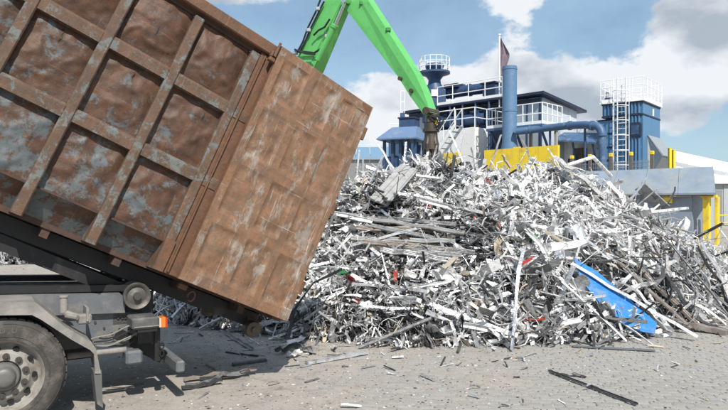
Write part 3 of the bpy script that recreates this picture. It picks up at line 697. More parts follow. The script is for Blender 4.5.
    for w in (.62, 1.62):
        mb = MB(); 
        def lin(p, q_, u): return p.z + (q_.z - p.z) * (u - p.x) / (q_.x - p.x)
        ue = cpt(140, 294, .62).x
        vs = []
        for u in (-4.9, ue):
            vs += [(u, w, lin(a, b, u)), (u, w, lin(c, d, u)), (u, w + .1, lin(a, b, u)), (u, w + .1, lin(c, d, u))]
        mb.add([CM @ Vector(v_) for v_ in vs], [(0, 1, 5, 4), (2, 6, 7, 3), (0, 4, 6, 2), (1, 3, 7, 5), (0, 2, 3, 1), (4, 5, 7, 6)])
        mb.v = [tuple(TI @ Vector(p)) for p in mb.v]; mb.build('tilt_frame_rail', 'black_steel', T)
    mb = MB()
    s_ = TI @ (CM @ Vector((-2.6, 1.2, lin(c, d, -2.6) + .02))); mb.tube([(-2.2, 1.05, .85), tuple(s_)], .07, 12); mb.build('lift_cylinder', 'black_steel', T, True)
    # cab (outside the picture)
    mb = MB(); mb.box(-6.6, -5.0, 0, 2.42, .55, 3.0, bev=.15); mb.build('cab', 'mid_blue', T)
    w5 = wheel(-5.6, 0); w6 = wheel(-5.6, 2.42, -1)
    return T
M['clear_lens'] = mat('clear_lens', (.55, .45, .35), .2)
M['lamp_grey'] = mat('dark_lamp_housing', (.085, .085, .085), .6, dirt=(.22, .2, .18), dirt_amt=.35)
M['flap_grey'] = mat('dusty_rubber_flap', (.10, .10, .098), .8, dirt=(.2, .18, .16), dirt_amt=.3)
M['hub_grey'] = mat('hub_steel', (.15, .145, .135), .5, .2, dirt=(.1, .09, .08), dirt_amt=.4)
M['hole'] = mat('dark_hole', (.01, .01, .01), .9)
M['roller_grey'] = mat('worn_roller_steel', (.10, .095, .085), .55, .2, dirt=(.2, .18, .15), dirt_amt=.3, dirt_scale=9)
M['tyre_letter'] = mat('tyre_lettering', (.11, .10, .09), .85)
TRUCK = make_truck()

# ------------------------------------------------------------------ green material handler
def make_excavator():
    def Dp(px): return 19 - (px - 230) * .0198
    E = empty('scrap_excavator', loc=(at(236, 205, 19).x, 19, 0))
    tag(E, 'bright green scrap-handling excavator reaching its jointed arm over the heap', 'excavator')
    EI = Matrix.Translation(-E.location)
    def P(px, py, off=0): p = at(px, py, Dp(px)); return EI @ p
    base = P(236, 205); tip = P(432, 112); pl = Vector((tip.x - base.x, tip.y - base.y, 0)).normalized(); nrm = Vector((-pl.y, pl.x, 0))
    def beam(outl, name, wd, m_):
        pts = [P(a, b) for a, b in outl]; mb = MB(); n = len(pts); b = .03
        for s in (-wd / 2, wd / 2): mb.v += [tuple(p + nrm * s) for p in pts]
        mb.f += [tuple(range(n))[::-1], tuple(n + i for i in range(n))]
        mb.f += [(i, (i + 1) % n, n + (i + 1) % n, n + i) for i in range(n)]; mb.m += [0] * (n + 2)
        return mb.build(name, m_, E)
    beam([(331, 0), (342, -22), (358, -20), (360, -8), (345, 8), (319, 70), (262, 190), (244, 205), (232, 198), (250, 165), (304, 56)], 'boom', .42, 'green')
    st = beam([(340, -12), (350, -22), (362, -14), (419, 75), (427, 93), (434, 113), (431, 117), (427, 115), (414, 97), (402, 78), (344, 3)], 'stick', .36, 'green')
    # plates, pins, edge flange
    for (a, b, r_) in ((350, -8, .16), (431, 112, .09), (405, 80, .05), (416, 92, .05)):
        p = P(a, b); mb = MB(); mb.tube([p - nrm * .26, p + nrm * .26], r_, 16); mb.build('pin', 'green' if r_ > .1 else 'greasy', E, True)
    for (a, b) in ((349, 6), (388, 32), (362, 6)):
        p = P(a, b); mb = MB(); mb.box(p.x - .06, p.x + .06, p.y - .27, p.y - .17, p.z - .05, p.z + .05, bev=.015); mb.build('pipe_clamp', 'dark_green', E)
    # hydraulic cylinder in front of the boom
    o = -nrm * .30
    a, b, c = P(353, 3) + o, P(342, 28) + o, P(325, 62) + o
    CY = empty('stick_cylinder'); CY.parent = E
    mb = MB(); mb.tube([a, b], .045, 12); mb.build('rod', 'chrome', CY, True)
    mb = MB(); mb.tube([b, c], .085, 14); mb.tube([b + (b - c) * .02, b - (b - c) * .06], .10, 14); mb.build('barrel', 'green', CY, True)
    mb = MB(); mb.tube([a - nrm * .1, a + nrm * .1], .09, 12); mb.build('eye', 'chrome', CY, True)
    for k, pts in enumerate([[(329, -4), (322, 14), (314, 30), (309, 44), (303, 55)], [(331, 4), (325, 16), (318, 30), (311, 46), (306, 55)], [(303, 54), (312, 54), (322, 55), (330, 50), (334, 40), (333, 34)],
                             [(338, 22), (333, 30), (327, 33), (322, 38)], [(304, 52), (314, 56), (324, 57)]]):
        ps = [P(a_, b_) - nrm * (.26 + .03 * k) for a_, b_ in pts]
        q_ = []
        for i in range(len(ps) - 1):
            for t in (0, .33, .66): q_.append(ps[i].lerp(ps[i + 1], t))
        q_.append(ps[-1]); mb = MB(); mb.tube(q_, .026, 8); mb.build('hydraulic_hose', 'hose', E, True)
    for (a_, b_) in ((303, 55), (334, 39), (316, 33), (325, 12)):
        p = P(a_, b_) - nrm * .3; mb = MB(); mb.box(p.x - .06, p.x + .06, p.y - .08, p.y + .05, p.z - .05, p.z + .05, bev=.02); mb.build('hose_coupling', 'mesh_grey', E)
    # superstructure, cab and crawler, hidden by the container from here
    yawm = Matrix.Rotation(math.atan2(pl.y, pl.x), 4, 'Z')
    mb = MB(); mb.box(-2.6, .6, -1.3, 1.3, 1.15, 2.2, yawm, .08); mb.build('upper_body', 'green', E)
    mb = MB(); mb.box(-.2, 1.2, -1.35, -.5, 1.2, 2.75, yawm, .08); cb = mb.build('operator_cab', 'green', E)
    mb = MB(); mb.box(-.1, 1.22, -1.37, -.48, 1.8, 2.6, yawm); mb.build('window', 'window', cb)
    mb = MB(); mb.tube([(0, 0, .7), (0, 0, 1.15)], .8, 24); mb.build('slew_ring', 'greasy', E, True)
    for s in (-1, 1):
        mb = MB(); Tt = yawm @ Matrix(((1, 0, 0, 0), (0, 0, 1, 0), (0, 1, 0, 0), (0, 0, 0, 1)))
        poly = [(-1.9, .1), (-1.6, 0), (1.6, 0), (1.9, .1), (2.0, .4), (1.9, .7), (1.6, .8), (-1.6, .8), (-1.9, .7), (-2, .4)]
        mb.prism(poly, Tt, s * 1.0 - .28, s * 1.0 + .28); mb.build('crawler_track', 'greasy', E)
    # grab hanging from the stick
    GR = empty('grab'); GR.parent = E; g = P(431, 118); GR.location = g
    mb = MB(); mb.box(-.12, .12, -.1, .1, -.12, .08, bev=.02); mb.tube([(0, 0, -.12), (0, 0, -.26)], .13, 14); mb.tube([(0, 0, -.26), (0, 0, -.33)], .20, 18); mb.tube([(0, 0, -.33), (0, 0, -.75)], [.15, .18], 14); mb.build('rotator', 'greasy', GR, True)
    mb = MB(); mb.box(.08, .14, -.14, -.09, -.16, -.08); mb.build('yellow_tab', 'yellow', GR)
    for k in range(5):
        a_ = k * 2 * math.pi / 5 + .3; c_, s_ = math.cos(a_), math.sin(a_); mb = MB()
        pts = [Vector((c_ * r__, s_ * r__, z_)) for r__, z_ in ((.10, -.5), (.13, -.75), (.12, -1.05), (.08, -1.3), (.02, -1.42))]
        mb.tube(pts, [.05, .06, .06, .045, .02], 6); mb.tube([Vector((c_ * .1, s_ * .1, -.35)), Vector((c_ * .17, s_ * .17, -.62)), Vector((c_ * .14, s_ * .14, -.85))], .035, 6)
        mb.build('tine', 'greasy', GR)
    for k in range(3):
        mb = MB(); mb.tube([(-.1 + .1 * k, -.12, .05), (.1 + .1 * k, -.2, -.02), (.16, -.18, -.18 - .05 * k), (.06, -.14, -.26)], .02, 6); mb.build('hydraulic_hose', 'hose', GR)
    return E
make_excavator()

# ------------------------------------------------------------------ plant buildings behind
UA = Vector((-.704, .710, 0)); VA = Vector((.710, .704, 0))     # along the yard fronts: u to the left-back, v to the right-back
def frame(px, D, z=0):
    p = at(px, 205, D); m = Matrix((UA, VA, Vector((0, 0, 1)))).transposed().to_4x4()
    # u x v points down, so flip handedness by using v, -u ... keep right-handed: x=v, y=u
    m = Matrix((VA, UA, Vector((0, 0, 1)))).transposed().to_4x4(); m.translation = (p.x, p.y, z); return m
def railing(parent, pts, h=1.1, step=1.2, name='railing', m_='rail_white', r=.028, kick=True, mids=1, closed=False, top_only=False):
    g = empty(name); g.parent = parent
    pts = [Vector(p) for p in pts]
    if closed: pts.append(pts[0])
    for i in range(len(pts) - 1):
        a, b = pts[i], pts[i + 1]; ln = (b - a).length; n = max(1, round(ln / step))
        for k in range(n + (1 if i == len(pts) - 2 and not closed else 0)):
            p = a.lerp(b, k / n); mb = MB(); mb.tube([p, p + Vector((0, 0, h))], r, 6); mb.build('post', m_, g)
        for z in [h] + [h * (j + 1) / (mids + 1) for j in range(mids)]:
            mb = MB(); mb.tube([a + Vector((0, 0, z)), b + Vector((0, 0, z))], r, 6); mb.build('rail', m_, g)
        if kick: mb = MB(); mb.bar(a + Vector((0, 0, .09)), b + Vector((0, 0, .09)), .02, .16); mb.build('kick_plate', m_, g)
    return g
def zat(py, D): return HC + (205 - py) / F * D

def make_plant():
    FM = frame(541, 36); FI = FM.inverted()
    def fl(px, py, v):    # pixel -> local point on the plane x=v (front face direction)
        p = on_plane(px, py, FM @ Vector((v, 0, 0)), VA); return FI @ p
    def fr(px, py, u):    # on plane y=u
        p = on_plane(px, py, FM @ Vector((0, u, 0)), UA); return FI @ p
    B = empty('plant_building', FM)
    tag(B, 'blue and pale grey processing building with dark flat roof behind the scrap heap', 'building')
    z0 = 8.25; L_ = fl(409, 110, 0).y; Vr = fr(580, 107, 0).x
    # walls
    mb = MB(); mb.box(.1, Vr - .3, 0.1, L_, 0, z0 - .25); mb.build('wall', 'plant_grey', B)
    n = 12
    for i in range(n):
        a = .1 + (L_ - .1) * i / n; b = .1 + (L_ - .1) * (i + 1) / n
        mb = MB(); mb.box(.04, .1, a + .03, b - .03, 5.2, z0 - .3); o = mb.build('window', 'pale_pane' if i not in (3, 7) else 'window', B)
        mb = MB(); mb.box(.0, .09, a - .05, a + .029, 3.2, z0 - .26); mb.build('frame_post', 'plant_blue', B)
    for i in range(4):
        a = .12 + (Vr - .45) * i / 4; b = .12 + (Vr - .45) * (i + 1) / 4
        mb = MB(); mb.box(a + .01, b - .01, .04, .1, 3.0, z0 - .42); mb.build('wall_panel', 'plant_grey', B)
    mb = MB(); mb.box(0, .12, 0, .12, 0, z0 - .26); mb.build('corner_column', 'plant_blue', B)
    mb = MB(); mb.box(0.0, .12, .13, L_, 4.9, 5.15); mb.build('cross_beam', 'plant_blue', B)
    mb = MB(); mb.box(-.02, .3, .14, L_, z0 - .55, z0 - .30); mb.build('eaves_beam', 'navy', B)
    # roof: dark slab sloping down to the right with a deep fascia
    mb = MB(); za = z0 + .0; dz = -.55
    vs = [(-.35, -.35, za), (Vr + .2, -.35, za + dz), (Vr + .2, L_ + .2, za + dz), (-.35, L_ + .2, za - .05)]
    mb.add([*vs, *[(x, y, z - .15) for x, y, z in vs]], [(0, 1, 2, 3), (7, 6, 5, 4), (0, 4, 5, 1), (1, 5, 6, 2), (2, 6, 7, 3), (3, 7, 4, 0)]); mb.build('roof', 'navy', B)
    # lower wing to the right, white with a blue canopy and chutes
    LW = empty('lower_plant_wing', frame(548, 38.5))
    tag(LW, 'low white plant wing with blue sloping canopy left of the tall blue dust collector', 'building')
    z1 = zat(128, 38)
    mb = MB(); mb.box(.2, 5.0, -3.2, .5, 0, z1, bev=.03); mb.build('wall', 'white', LW)
    mb = MB(); mb.box(.18, .2, -3.0, -1.2, 3.2, 4.6); mb.build('door', 'window', LW)
    mb = MB(); mb.add([(-.9, .6, z1 - .55), (-.9, -3.4, z1 - 1.1), (.2, -3.4, z1 - .5), (.2, .6, z1 - .1), (-.9, .6, z1 - .65), (-.9, -3.4, z1 - 1.2), (.2, -3.4, z1 - .62), (.2, .6, z1 - .2)],
                      [(0, 1, 2, 3), (7, 6, 5, 4), (0, 4, 5, 1), (1, 5, 6, 2), (2, 6, 7, 3), (3, 7, 4, 0)]); mb.build('canopy', 'mid_blue', LW)
    mb = MB(); mb.box(-.4, .2, -2.4, -1.8, 1.6, z1 - 1.3); mb.box(-.3, .2, -.6, -.2, 2.4, z1 - .7); mb.build('chute', 'greasy', LW)
    for k in range(4):
        mb = MB(); mb.bar((-.85, .4 - k * 1.2, z1 - .6 - k * .15), (.15, .4 - k * 1.2, 2.9), .09); mb.build('strut', 'plant_blue', LW)
    railing(LW, [(-.7, .5, z1 - .2), (-.7, -1.8, z1 - .25)], .8, .6, kick=False)
    # upper deck with white railing
    DK = empty('upper_walkway', FM); tag(DK, 'long upper walkway with white railing along the plant roof edge', 'walkway')
    a = fl(438, 107, -.9).y; b = fl(503, 97, -.9).y; zd = fl(500, 97, -.9).z
    mb = MB(); mb.box(-1.0, -.36, b, a + 1.4, zd - .12, zd); mb.build('deck', 'navy', DK)
    railing(DK, [(-.95, b + .02, zd), (-.95, a, zd)], 1.15, 1.35)
    for k in range(6):
        y_ = b + (a - b) * k / 5
        mb = MB(); mb.tube([(-.9, y_, zd - .12), (-.9, y_, 3.0)], .07, 8); mb.build('support', 'plant_blue', DK)
    # lower deck by the stack
    PK = empty('stack_platform', FM); tag(PK, 'blue platform with white railing round the foot of the tall blue stack', 'platform')
    a = fl(487, 130, -2.6); b = fl(543, 128.5, -2.6); zd = a.z + .05
    ya = a.y; yb = b.y
    mb = MB(); mb.box(-2.7, -.5, yb, ya, zd - .14, zd, bev=.01); mb.build('deck', 'mid_blue', PK)
    railing(PK, [(-.55, ya - .02, zd), (-2.65, ya - .02, zd), (-2.65, yb + .02, zd), (-.55, yb + .02, zd)], 1.1, .55)
    for y_ in (ya - .2, (ya + yb) / 2, yb + .2):
        mb = MB(); mb.bar((-2.5, y_, zd - .15), (-.9, y_, zd - 2.3), .1); mb.build('brace', 'plant_blue', PK); mb = MB(); mb.box(-.95, -.8, y_ - .07, y_ + .07, 0, zd - .145); mb.build('support', 'concrete', PK)
    # stack
    sc = at(509.6, 205, 34.2); ST = empty('chimney_stack', loc=(sc.x, sc.y, 0)); tag(ST, 'tall pale blue round chimney stack rising through the platform', 'chimney')
    rs = 7.2 / F * 34.2; zt = zat(66.5, 34.2)
    mb = MB(); mb.lathe([(rs * 1.25, 0), (rs * 1.25, zat(152, 34)), (rs * 1.0, zat(140, 34)), (rs, zt), (rs * .93, zt), (rs * .9, zt - .5), (0, zt - .5)], 36); mb.build('stack', 'stack_blue', ST, True)
    for py in (68, 110, 142):
        z = zat(py, 34.2); mb = MB(); mb.lathe([(rs, z), (rs * 1.05, z), (rs * 1.05, z - .1), (rs, z - .1)], 36); mb.build('flange', 'stack_blue', ST, True)
    # flag pole with hanging flag
    fp = at(499.5, 205, 37.0); FP = empty('flagpole', loc=(fp.x, fp.y, 0)); tag(FP, 'thin white flagpole standing left of the blue stack', 'flagpole')
    mb = MB(); mb.tube([(0, 0, 7.5), (0, 0, zat(35, 37))], .045, 8); mb.tube([(0, 0, zat(35, 37)), (0, 0, zat(34, 37))], .09, 8); mb.build('pole', 'rail_white', FP)
    mb = MB(); vs = []; nz = 14; nu = 7
    ztop = zat(37.5, 37); zbot = zat(80, 37)
    for j in range(nz + 1):
        t = j / nz; wd = .50 * min(1, .15 + 2.4 * t) * (1 if t < .45 else max(.28, 1 - (t - .45) * 1.5))
        for i in range(nu + 1):
            s = i / nu; vs.append((.06 + wd * s, .10 * math.sin(s * 9 + t * 4), ztop + (zbot - ztop) * t - s * .12 * (1 - t)))
    fs = [(j * (nu + 1) + i, j * (nu + 1) + i + 1, (j + 1) * (nu + 1) + i + 1, (j + 1) * (nu + 1) + i) for j in range(nz) for i in range(nu)]
    mb.add(vs, fs); fo = mb.build('flag', 'flag', None, 'full'); fo.location = (fp.x, fp.y, 0); tag(fo, 'faded purplish flag hanging limp from the thin white pole', 'flag')
    # roof duct and box
    DU = empty('roof_duct', FM); tag(DU, 'dark blue roof duct with square box on the plant roof', 'duct')
    a = fl(486, 96, .6); b = fl(498, 82, .6); zb_ = a.z
    mb = MB(); mb.box(.2, 1.3, b.y, a.y, zb_ - .3, b.z - .1, bev=.03); mb.build('duct_box', 'plant_blue', DU)
    mb = MB(); mb.box(.1, 1.4, b.y - .1, a.y + .1, b.z - .1, b.z); mb.build('duct_lid', 'navy', DU)
    p1 = fl(486, 88, .8); p2 = fl(470, 90, .8); p3 = fl(452, 93, .8); p4 = fl(447, 94, .8)
    mb = MB(); mb.tube([(.8, p.y, p.z) for p in (p1, p2, p3, p4)], .34, 16); mb.build('duct_pipe', 'plant_blue', DU, True)
    for p in (p2, p3):
        mb = MB(); mb.tube([(.8, p.y - .06, p.z), (.8, p.y + .06, p.z)], .40, 16); mb.build('flange', 'plant_blue', DU, True)
    mb = MB(); mb.box(.3, 1.2, p3.y - .8, p3.y + .3, p3.z + .25, p3.z + .5); mb.build('motor', 'navy', DU)
    # vent tower with round railed platform
    D_ = 41.5; vc = at(434.5, 205, D_); VT = empty('vent_tower', loc=(vc.x, vc.y, 0)); tag(VT, 'dark blue vent tower topped by a round railed platform at the left of the plant', 'tower')
    k = D_ / F; z = lambda py: zat(py, D_)
    mb = MB(); mb.box(-10 * k, 9 * k, -.7, .7, z(122), z(91), Matrix.Rotation(R(8), 4, 'Z'), .04); mb.build('tower_box', 'plant_blue', VT)
    mb = MB(); mb.box(-9 * k, 10 * k, -.75, .75, 0, z(122.2)); mb.build('tower_base', 'plant_blue', VT)
    mb = MB(); mb.lathe([(9.5 * k, z(91)), (9 * k, z(88)), (6.5 * k, z(84)), (6 * k, z(80)), (9 * k, z(76)), (14 * k, z(74.5)), (15.5 * k, z(74)), (15.5 * k, z(72)), (6 * k, z(71.8)), (9 * k, z(68)), (9.5 * k, z(66)), (9 * k, z(64.5)), (0, z(64))], 28); mb.build('vent_head', 'plant_blue', VT, True)
    mb = MB(); mb.box(-4.5 * k, 2 * k, -.80, -.76, z(98), z(91.5)); mb.build('sign_plate', 'white', VT)
    railing(VT, [(15 * k * math.cos(i * math.pi / 8), 15 * k * math.sin(i * math.pi / 8), z(72)) for i in range(16)], 14 * k, 1, closed=True, kick=False, mids=2, r=.022)
    # pipe run across the left wall and valve gear
    PP = empty('wall_pipe', FM); tag(PP, 'thick dark blue pipe running level along the plant wall under the walkway', 'pipe')
    a = fl(440, 123, -.5); b = fl(486, 121, -.5)
    mb = MB(); mb.tube([(-.5, a.y, a.z), (-.5, b.y, a.z)], .36, 16); mb.build('pipe', 'plant_blue', PP, True)
    for t in (.1, .5, .9):
        y_ = a.y + (b.y - a.y) * t; mb = MB(); mb.tube([(-.5, y_ - .06, a.z), (-.5, y_ + .06, a.z)], .43, 16); mb.build('flange', 'plant_blue', PP, True)
    vl = at(461, 121, 36.8); 
    mb = MB(); mb.tube([(-.5, (a.y + b.y) / 2, a.z + .36), (-.5, (a.y + b.y) / 2, a.z + .6)], .06, 8); mb.build('valve', 'red', PP)
    for px in (427, 446, 466, 484):
        p = fl(px, 120, -.2); mb = MB(); mb.box(-.28, -.08, p.y - .16, p.y + .16, 0, z0 - .6); mb.build('column', 'plant_blue', PP)
    # white blockhouse with its rail and stair
    W_ = empty('white_blockhouse', FM); tag(W_, 'white rendered block with a railed top in front of the blue plant', 'building')
    a = fl(436, 131, -2.2); b = fl(475, 131, -2.2)
    mb = MB(); mb.box(-2.2, -.9, b.y, a.y, 0, a.z, bev=.02); mb.build('wall', 'white', W_)
    railing(W_, [(-2.15, a.y - .05, a.z), (-2.15, b.y + .05, a.z), (-.95, b.y + .05, a.z)], 1.15, 1.6, kick=False)
    SR = empty('stair', FM); tag(SR, 'white stair with handrails going down beside the white block', 'stairs')
    s0 = Vector((-2.9, b.y + .4, a.z)); 
    for s in (0, .7):
        mb = MB(); mb.bar(s0 + Vector((-s, 0, 0)), s0 + Vector((-s, 3.2, -3.6)), .05, .2); mb.build('stringer', 'rail_white', SR)
        for k_ in range(4):
            p = s0 + Vector((-s, 3.2 * k_ / 3.2 * .8, -3.6 * k_ / 3.2 * .8)); mb = MB(); mb.tube([p, p + Vector((0, 0, 1))], .025, 6); mb.build('post', 'rail_white', SR)
        mb = MB(); mb.tube([s0 + Vector((-s, 0, 1)), s0 + Vector((-s, 3.2, -2.6))], .028, 6); mb.build('handrail', 'rail_white', SR)
    for k_ in range(12):
        p = s0 + Vector((0, 3.2 * k_ / 12, -3.6 * k_ / 12 - .02)); mb = MB(); mb.box(p.x - .68, p.x - .02, p.y - .1, p.y + .1, p.z - .02, p.z + .02); mb.build('tread', 'mesh_grey', SR)
    # small pale rooms and cubicle behind the heap
    EQ = empty('equipment_frame', FM); tag(EQ, 'dark blue steel equipment frame under the stack platform', 'machine')
    a = fl(480, 150, -1.2)
    for k_, px in enumerate((478, 487, 496, 520, 530)):
        p = fl(px, 150, -1.2); mb = MB(); mb.box(-1.3, -1.15, p.y - .08, p.y + .08, 0, 5.0); mb.build('column', 'plant_blue', EQ)
    p = fl(478, 150, -1.2); q_ = fl(532, 150, -1.2)
    for z_ in (3.4, 4.6): mb = MB(); mb.box(-1.35, -1.31, q_.y, p.y, z_, z_ + .2); mb.build('beam', 'plant_blue', EQ)
    mb = MB(); mb.box(-.9, -.4, q_.y + .4, p.y - .5, 1.5, 3.9, bev=.05); mb.build('cabinet', 'plant_grey', EQ)
    # big pipe to the dust collector
    D1 = empty('collector_pipe'); tag(D1, 'fat blue pipe sweeping right from the stack and down beside the dust collector', 'pipe')
    pts = [at(515, 131.5, 33.6), at(530, 130, 33.4), at(550, 127.5, 33), at(570, 125.5, 32), at(585, 124.8, 31), at(592, 125.5, 30.6)]
    D1.location = (pts[0].x, pts[0].y, 0); I1 = Matrix.Translation(-D1.location)
    end = at(602, 135, 30.2)
    for i in range(1, 7):
        t = i / 6; c = pts[5]; m_ = at(601.5, 125, 30.3); pts.append(c * (1 - t) ** 2 + m_ * 2 * t * (1 - t) + end * t * t) if i else None
    pts += [at(602.5, 150, 30.2), Vector((at(602.5, 150, 30.2).x, 30.2, .3))]
    mb = MB(); mb.tube([I1 @ p for p in pts], .19, 18); mb.build('pipe', 'mid_blue', D1, True)
    for i in (1, 3, 5, 11):
        p = I1 @ pts[i]; d = (pts[i + 1] - pts[i - 1]).normalized() * .06; mb = MB(); mb.tube([p - d, p + d], .235, 18); mb.build('flange', 'mid_blue', D1, True)
    for i in (2, 4):
        p = I1 @ pts[i]; mb = MB(); mb.tube([p - Vector((0, 0, .19)), Vector((p.x, p.y, 0))], .06, 8); mb.build('support', 'plant_blue', D1)
make_plant()

def make_shelter():
    D_ = 27; c = at(404, 205, D_)
    Sx = empty('blue_shelter', Matrix.Translation((c.x, D_, 0)) @ Matrix.Rotation(R(-22), 4, 'Z')); tag(Sx, 'small dark blue hip-roofed shelter on posts left of the grab', 'shelter')
    k = D_ / F; ze = zat(140, D_); zt = zat(127.5, D_)
    a, b = 20 * k, .75
    mb = MB(); e = [(-a, -b - .3, ze), (a, -b - .3, ze), (a, b + .3, ze), (-a, b + .3, ze)]; t = [(-a * .55, -b * .3, zt), (a * .75, -b * .3, zt), (a * .75, b * .3, zt), (-a * .55, b * .3, zt)]; lo = [(x, y, z - .06) for x, y, z in e]
    mb.add(e + t + lo, [(0, 1, 5, 4), (1, 2, 6, 5), (2, 3, 7, 6), (3, 0, 4, 7), (4, 5, 6, 7), (0, 8, 9, 1), (1, 9, 10, 2), (2, 10, 11, 3), (3, 11, 8, 0), (8, 11, 10, 9)])
    mb.build('roof', 'shelter_blue', Sx)
    for x in (-a * .78, -a * .35, a * .05, a * .45, a * .8):
        for y in (-b * .8, b * .8):
            mb = MB(); mb.box(x - .055, x + .055, y - .055, y + .055, 0, ze - .061); mb.build('post', 'plant_blue', Sx)
    mb = MB(); mb.box(-a * .8, a * .85, -b * .72, b * .72, 0, zat(157, D_), bev=.03); mb.build('lower_wall', 'plant_blue', Sx)
    for x0, x1 in ((-a * .25, a * .0), (a * .5, a * .75)):
        mb = MB(); mb.box(x0, x1, b * .4, b * .5, zat(157, D_), ze - .2); mb.build('back_panel', 'plant_blue', Sx)
    bx = empty('blue_hopper', Matrix.Translation((at(409, 205, 31).x, 31, 0)) @ Matrix.Rotation(R(-22), 4, 'Z')); tag(bx, 'dark blue square hopper showing above the shelter roof', 'hopper'); k = 31 / F
    mb = MB(); mb.box(-8 * k, 8 * k, -.4, .4, 0, zat(119.5, 31), bev=.02); mb.build('bin', 'plant_blue', bx)
    mb = MB(); mb.box(-8.8 * k, 8.8 * k, -.45, .45, zat(119.4, 31), zat(118, 31)); mb.build('rim', 'navy', bx)
    g = empty('ladder_cage'); tag(g, 'thin white railing standing on the low roof behind the shelter', 'railing')
    g.location = at(403, 205, 33); g.location.z = 0; k = 33 / F
    railing(g, [(-14 * k, 0, zat(134, 33)), (6 * k, 0, zat(134, 33))], 10 * k, .55, kick=False, r=.02)
    mb = MB(); mb.box(-14 * k, 6.2 * k, -.05, .6, 0, zat(134, 33)); mb.build('low_roof', 'plant_blue', g)
    railing(g, [(-2 * k, .3, zat(112, 33)), (2 * k, .3, zat(112, 33))], 22 * k, .2, kick=False, r=.02)
    mb = MB(); mb.box(-2.3 * k, 2.3 * k, .25, .6, zat(134, 33) + .001, zat(112, 33)); mb.build('stub_wall', 'plant_blue', g)
M['shelter_blue'] = mat('dusty_blue_roof', (.12, .19, .32), .5, var=.1, dirt=(.2, .25, .32), dirt_amt=.3)
make_shelter()

